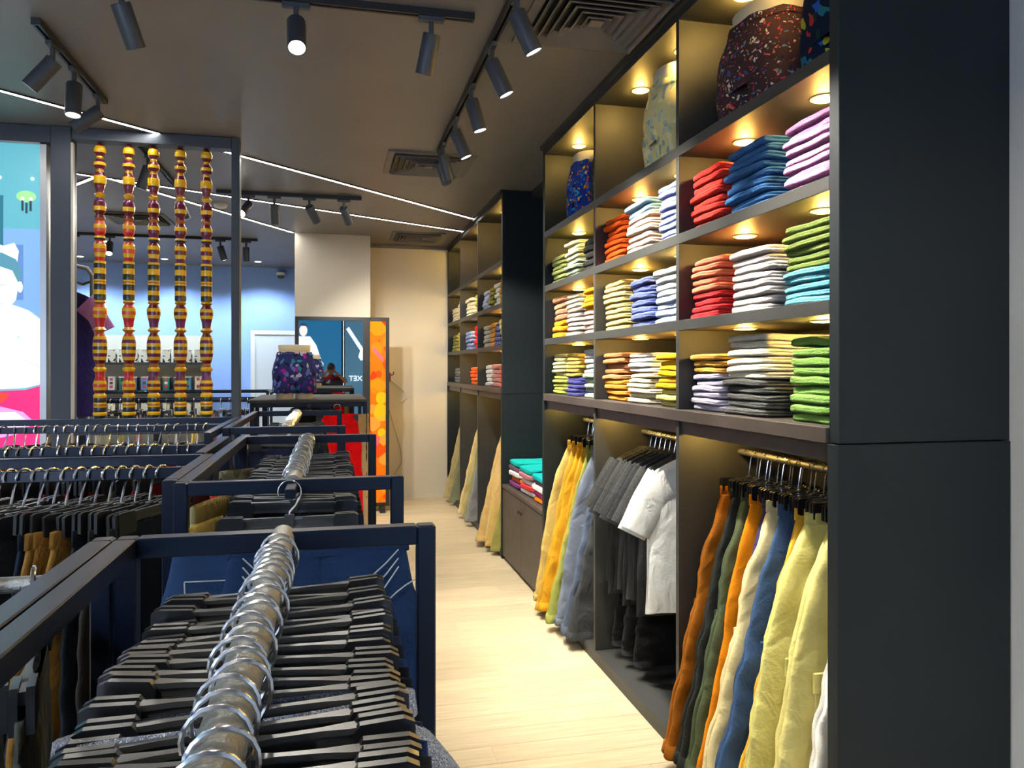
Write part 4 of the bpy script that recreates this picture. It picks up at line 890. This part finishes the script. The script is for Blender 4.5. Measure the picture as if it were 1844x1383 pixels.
# the cable and switch box on the wall by the mirror
cb = tag(MB().tube([(.62, 9.43, 1.50), (.70, 9.44, 1.45), (.86, 9.44, 1.32), (.88, 9.44, 1.24), (.80, 9.44, 1.18)], .008, 6).build('cable', WALLW, None, True), 'thin white cable curling down the cream wall by the mirror', 'cable')
cb = tag(MB().tube([(.66, 9.44, 1.1), (.72, 9.44, .9), (.80, 9.44, .62), (.82, 9.44, .45), (.74, 9.44, .32), (.66, 9.44, .25)], .005, 6).build('cable', mat('cable_tan', (.35, .28, .16), .6), None, True), 'long tan cable hanging against the cream wall behind the mirror', 'cable')
t = thing('wall_hook', 'small dark red hook on the right edge of the mirror', 'hook', (.625, MY, 1.50))
MB().box(-.012, .004, -.02, .02, -.05, .05, bev=.003).build('plate', mat('hook_red', (.12, .02, .015), .5), t); MB().tube([(0, 0, .02), (.03, -.01, .03), (.035, -.01, .06)], .008, 8).build('prong', mat('hook_red', (.12, .02, .015), .5), t, True)

# ------------------------------------------------------------------ far display behind the screen
ds = thing('display_shelf', 'cream display shelf of small packs against the blue wall', 'shelf', (-2.45, 11.45, 0))
SHF = mat('cream_shelf', (.70, .68, .58), .6)
MB().box(-.72, .72, .17, .20, .3, 2.06).build('back_panel', SHF, ds)
for z in (.55, .95, 1.30, 1.68): MB().box(-.72, .72, -.20, .17, z - .03, z, bev=.003).build('shelf', LAM, ds)
for x in (-.74, .72): MB().box(x, x + .02, -.2, .2, 0, 2.06).build('side_panel', SHF, ds)
P_PACK = printed('print_pack', lin((232, 226, 204)), [lin(c) for c in ((40, 38, 40), (120, 110, 100), (30, 30, 34), (90, 60, 60))], 16, 'w', .40)
PK = [fabric(c) for c in ((110, 160, 200), (232, 226, 204), (60, 130, 130), (90, 110, 150))]
pk = MB().box(-.045, .045, -.06, .06, 0, .17, bev=.004).mesh('carton'); pk.materials.append(P_PACK)
lid = MB().box(-.047, .047, -.062, .062, .165, .185, bev=.003).mesh('lid'); lid.materials.append(SHF)
bnd = [MB().box(-.02, .02, -.064, -.06, .03 + .05 * q, .065 + .05 * q).mesh('sticker') for q in range(3)]
STK = [mat('sticker', lin(c), .5) for c in ((226, 70, 40), (110, 150, 50), (220, 60, 130), (240, 236, 220), (30, 90, 90), (40, 90, 50))]
for b_ in bnd: b_.materials.append(STK[0])
random.seed(8)
RN = {1.68: 'top', 1.30: 'middle', .95: 'lower'}
for z in (1.68, 1.30, .95):
    for i in range(10):
        t = thing('pack', f'{"coloured" if z == 1.30 else "patterned cream"} pack, {NTH[i]} from the left on the {RN[z]} row of the far shelf', 'pack', (-2.45 - .62 + i * .138, 11.42, z), 0, 'packs on the far display shelf')
        link('carton', pk, t, mat=P_PACK if z != 1.30 else PK[i % 4]); link('lid', lid, t)
        if z == 1.30:
            for q in range(3): link('sticker', bnd[q], t, mat=STK[(i * 2 + q * 3) % 6])
# purple shirt on a stand left of the spindles
st = thing('garment_stand', 'grey metal garment stand with a purple shirt left of the spindles', 'stand', (-1.98, 6.75, 0))
MB().tube([(-.25, 0, 0), (-.25, 0, 2.42), (-.22, 0, 2.46), (.06, 0, 2.40), (.10, 0, 2.34), (.10, 0, 0)], .018, 8).build('frame', mat('stand_metal', (.20, .20, .19), .45), st, True)
MB().box(-.3, .16, -.2, .2, 0, .02, bev=.004).build('base', BLKM, st)
MB().tube([(.0, -.25, 2.28), (.0, .1, 2.28)], .01, 8).build('arm', BLKM, st, True); MB().tube([(.0, .1, 2.28), (.1, .0, 2.3)], .01, 8).build('arm_joint', BLKM, st, True)
t = thing('long_shirt', 'purple shirt with dark navy lower half hung on the grey stand', 'shirt', (-2.08, 6.62, 2.22), .1)
LIL, NVY = fabric((176, 120, 188)), fabric((44, 36, 84))
for nm, me in TT[1]: link(nm, me, t, mat=LIL if nm in ('sleeve', 'collar') else NVY)
m = MB(); m.loft([supring(0, 0, z, wx, .09, 20) for z, wx in ((-.60, .49), (-.75, .50), (-.95, .5), (-1.0, .49))]); m.build('skirt_panel', NVY, t, 1.4)
put_hanger(H_SHIRT, (-2.08, 6.62, 2.30), .1, 'black hanger inside the purple shirt', 'shirt hangers in the middle bay')

# ------------------------------------------------------------------ what the mirror sees: shop-front posters and the photographer
p2 = thing('lightbox_poster', 'blue glowing shop-front poster of a figure in white, seen in the mirror', 'poster', (0, YN + .06, 0), 0)
def polyb(parent, name, pts, m, y, th=.002): return poly(parent, name, pts, m, y - th, th)
MB().box(-1.6, .24, -.05, 0, .35, 2.88).build('case', BLKM, p2)
MB().box(-1.57, .21, 0, .004, .38, 2.85).build('print_ground', glow('print_deep_blue', (30, 100, 140), .45), p2)
def polyb2(parent, name, pts, m, y): return polyb(parent, name, [(x + .17, z) for x, z in pts], m, y)
polyb2(p2, 'print_shirt', [(-1.35, 2.3), (-1.1, 2.42), (-.75, 2.42), (-.6, 2.2), (-.45, 1.75), (-.52, 1.70), (-.68, 2.0), (-.72, 1.2), (-1.3, 1.2)], glow('print_white_b', (240, 244, 250), .7), .008)
polyb2(p2, 'print_face', ell(-.92, 2.58, .10, .155), glow('print_skin', (240, 214, 206), .6), .010)
polyb2(p2, 'print_hair', [(-1.03, 2.60), (-1.0, 2.74), (-.92, 2.78), (-.84, 2.74), (-.81, 2.60), (-.86, 2.69), (-.98, 2.69)], glow('print_hair_b', (40, 60, 90), .6), .012)
polyb2(p2, 'print_hand', ell(-.46, 1.70, .045, .06), glow('print_skin', (240, 214, 206), .6), .010)
p3 = thing('lightbox_poster', 'grey-blue shop-front panel with a white slanting shape, seen in the mirror', 'poster', (0, YN + .06, 0), 0)
MB().box(.28, 1.0, -.05, 0, .35, 2.88).build('case', BLKM, p3)
MB().box(.30, .98, 0, .004, .38, 2.85).build('print_ground', glow('print_slate', (60, 95, 115), .6), p3)
polyb(p3, 'print_bar', [(.33, 2.62), (.40, 2.68), (.78, 2.10), (.70, 2.04)], WH, .008)
polyb(p3, 'print_bar', [(.64, 1.90), (.70, 2.10), (.80, 2.08), (.80, 1.82), (.70, 1.80)], WH, .008)
cu = bpy.data.curves.new('sign_text', 'FONT'); cu.body = 'XET'; cu.size = .19; cu.extrude = .006; cu.align_x = 'RIGHT'; cu.materials.append(glow('sign_white', (250, 250, 250), .7))
tmp = bpy.data.objects.new('sign_text', cu); COL.objects.link(tmp); tmp_me = bpy.data.meshes.new_from_object(tmp.evaluated_get(bpy.context.evaluated_depsgraph_get())); bpy.data.objects.remove(tmp)
tx = link('sign_text', tmp_me); tx.rotation_euler = (PI / 2, 0, PI); tx.location = (.40, .05, 1.27); tx.parent = p3

def photographer():
    t = thing('person', 'person in a maroon shirt raising a phone, seen in the mirror', 'person', (-.05, -.34, 0))
    J = dict(pel=((0, 0, .92), .15), spn=((0, 0, 1.15), .135), chs=((0, .0, 1.34), .155), nck=((0, .0, 1.44), .055), hd0=((0, .02, 1.50), .06))
    V, Rr, Ed = [], [], []
    def add(p, r): V.append(p); Rr.append(r); return len(V) - 1
    pel = add((0, 0, .92), .15); sp = add((0, 0, 1.14), .13); ch = add((0, 0, 1.33), .145); nk = add((0, 0, 1.455), .055); hb = add((0, .015, 1.50), .062)
    hm = add((0, .02, 1.58), .085); ht = add((0, .01, 1.66), .07)
    Ed += [(pel, sp), (sp, ch), (ch, nk), (nk, hb), (hb, hm), (hm, ht)]
    for s in (-1, 1):
        sh = add((s * .19, 0, 1.38), .062); el = add((s * (.34 if s > 0 else .30), .13, 1.28), .046); wr_ = add((s * .10, .25, 1.52), .030); hd = add((s * .062, .272, 1.565), .032)
        Ed += [(ch, sh), (sh, el), (el, wr_), (wr_, hd)]
        for q in range(4):
            a = add((s * (.070 - .004 * q), .290, 1.60 - .018 * q), .0085); b = add((s * .086, .312, 1.605 - .018 * q), .0075); Ed += [(hd, a), (a, b)]
        a = add((s * .045, .265, 1.54), .009); b = add((s * .03, .26, 1.56), .008); Ed += [(hd, a), (a, b)]
        hp = add((s * .09, 0, .88), .095); kn = add((s * .10, .01, .48), .062); an = add((s * .10, 0, .09), .042); to = add((s * .11, .14, .035), .034); Ed += [(pel, hp), (hp, kn), (kn, an), (an, to)]
    me = bpy.data.meshes.new('body'); me.from_pydata(V, Ed, []); o = link('body', me, t)
    sk = o.modifiers.new('skin', 'SKIN'); me.skin_vertices
    for i, v in enumerate(me.skin_vertices[0].data): v.radius = (Rr[i], Rr[i]); v.use_root = (i == 0)
    ss = o.modifiers.new('sub', 'SUBSURF'); ss.levels = 2; ss.render_levels = 2
    skin = bpy.data.materials.new('person_cloth_skin'); skin.use_nodes = True; nt = skin.node_tree; bs = nt.nodes['Principled BSDF']; bs.inputs['Roughness'].default_value = .7
    # shirt, trousers and skin by height and reach of the body itself
    me.materials.append(mat('person_skin', lin((176, 122, 88)), .6))
    sh = MB(); n = 18
    sh.loft([ring(0, 0, z, a, b, n) for z, a, b in ((.86, .175, .13), (1.0, .165, .125), (1.15, .165, .13), (1.28, .185, .14), (1.37, .19, .12), (1.42, .10, .08), (1.45, .07, .065))], caps=False)
    for s in (-1, 1): sh.tube([(s * .15, 0, 1.37), (s * .22, .02, 1.36), (s * .30, .085, 1.315)], [.075, .07, .06], 12)
    sh.build('shirt', fabric((120, 28, 44)), t, 1.4)
    tr = MB()
    for s in (-1, 1): tr.loft([ring(s * .09, 0, z, a, a, n) for z, a in ((.08, .065), (.45, .082), (.75, .11), (.92, .12))], caps=False)
    tr.build('trousers', fabric((40, 44, 60)), t, 1.4)
    hr = MB(); R = []
    for i in range(8):
        f = i / 7 * PI * .56; R.append([(math.sin(f) * .098 * math.cos(a), .008 + math.sin(f) * .112 * math.sin(a) - .012, 1.612 + math.cos(f) * .112) for a in [2 * PI * q / 18 for q in range(18)]])
    hr.loft(R); hr.build('hair', mat('person_hair', (.012, .010, .009), .6), t, 1.2)
    MB().box(-.012, .012, .098, .125, 1.535, 1.575, bev=.006).build('nose', me.materials[0], t)
    for s in (-1, 1):
        MB().lathe([(.001, -.012), (.012, 0), (.001, .012)], 10, c=(s * .035, .102)).build('eye', BLKP, t, True).location = (0, 0, 1.59)
        MB().box(s * .088 - .008, s * .088 + .008, -.0, .03, 1.545, 1.605, bev=.005).build('ear', me.materials[0], t)
    return t
photographer()
ph = thing('phone', 'dark phone held up by the person, seen in the mirror', 'phone', (-.05, -.04, 1.60))
MB().box(-.075, .075, -.009, 0, -.036, .036, bev=.004).build('case', BLKP, ph)
MB().box(.045, .068, .0, .002, .006, .03, bev=.0008).build('camera_bump', BLKM, ph)
for dx, dz in ((.051, .012), (.062, .024)): MB().lathe([(.004, 0), (.004, .001), (.001, .0012)], 10).build('lens', CHROME, ph).matrix_local = Matrix.Translation((dx, .002, dz)) @ Matrix.Rotation(-PI / 2, 4, 'X')
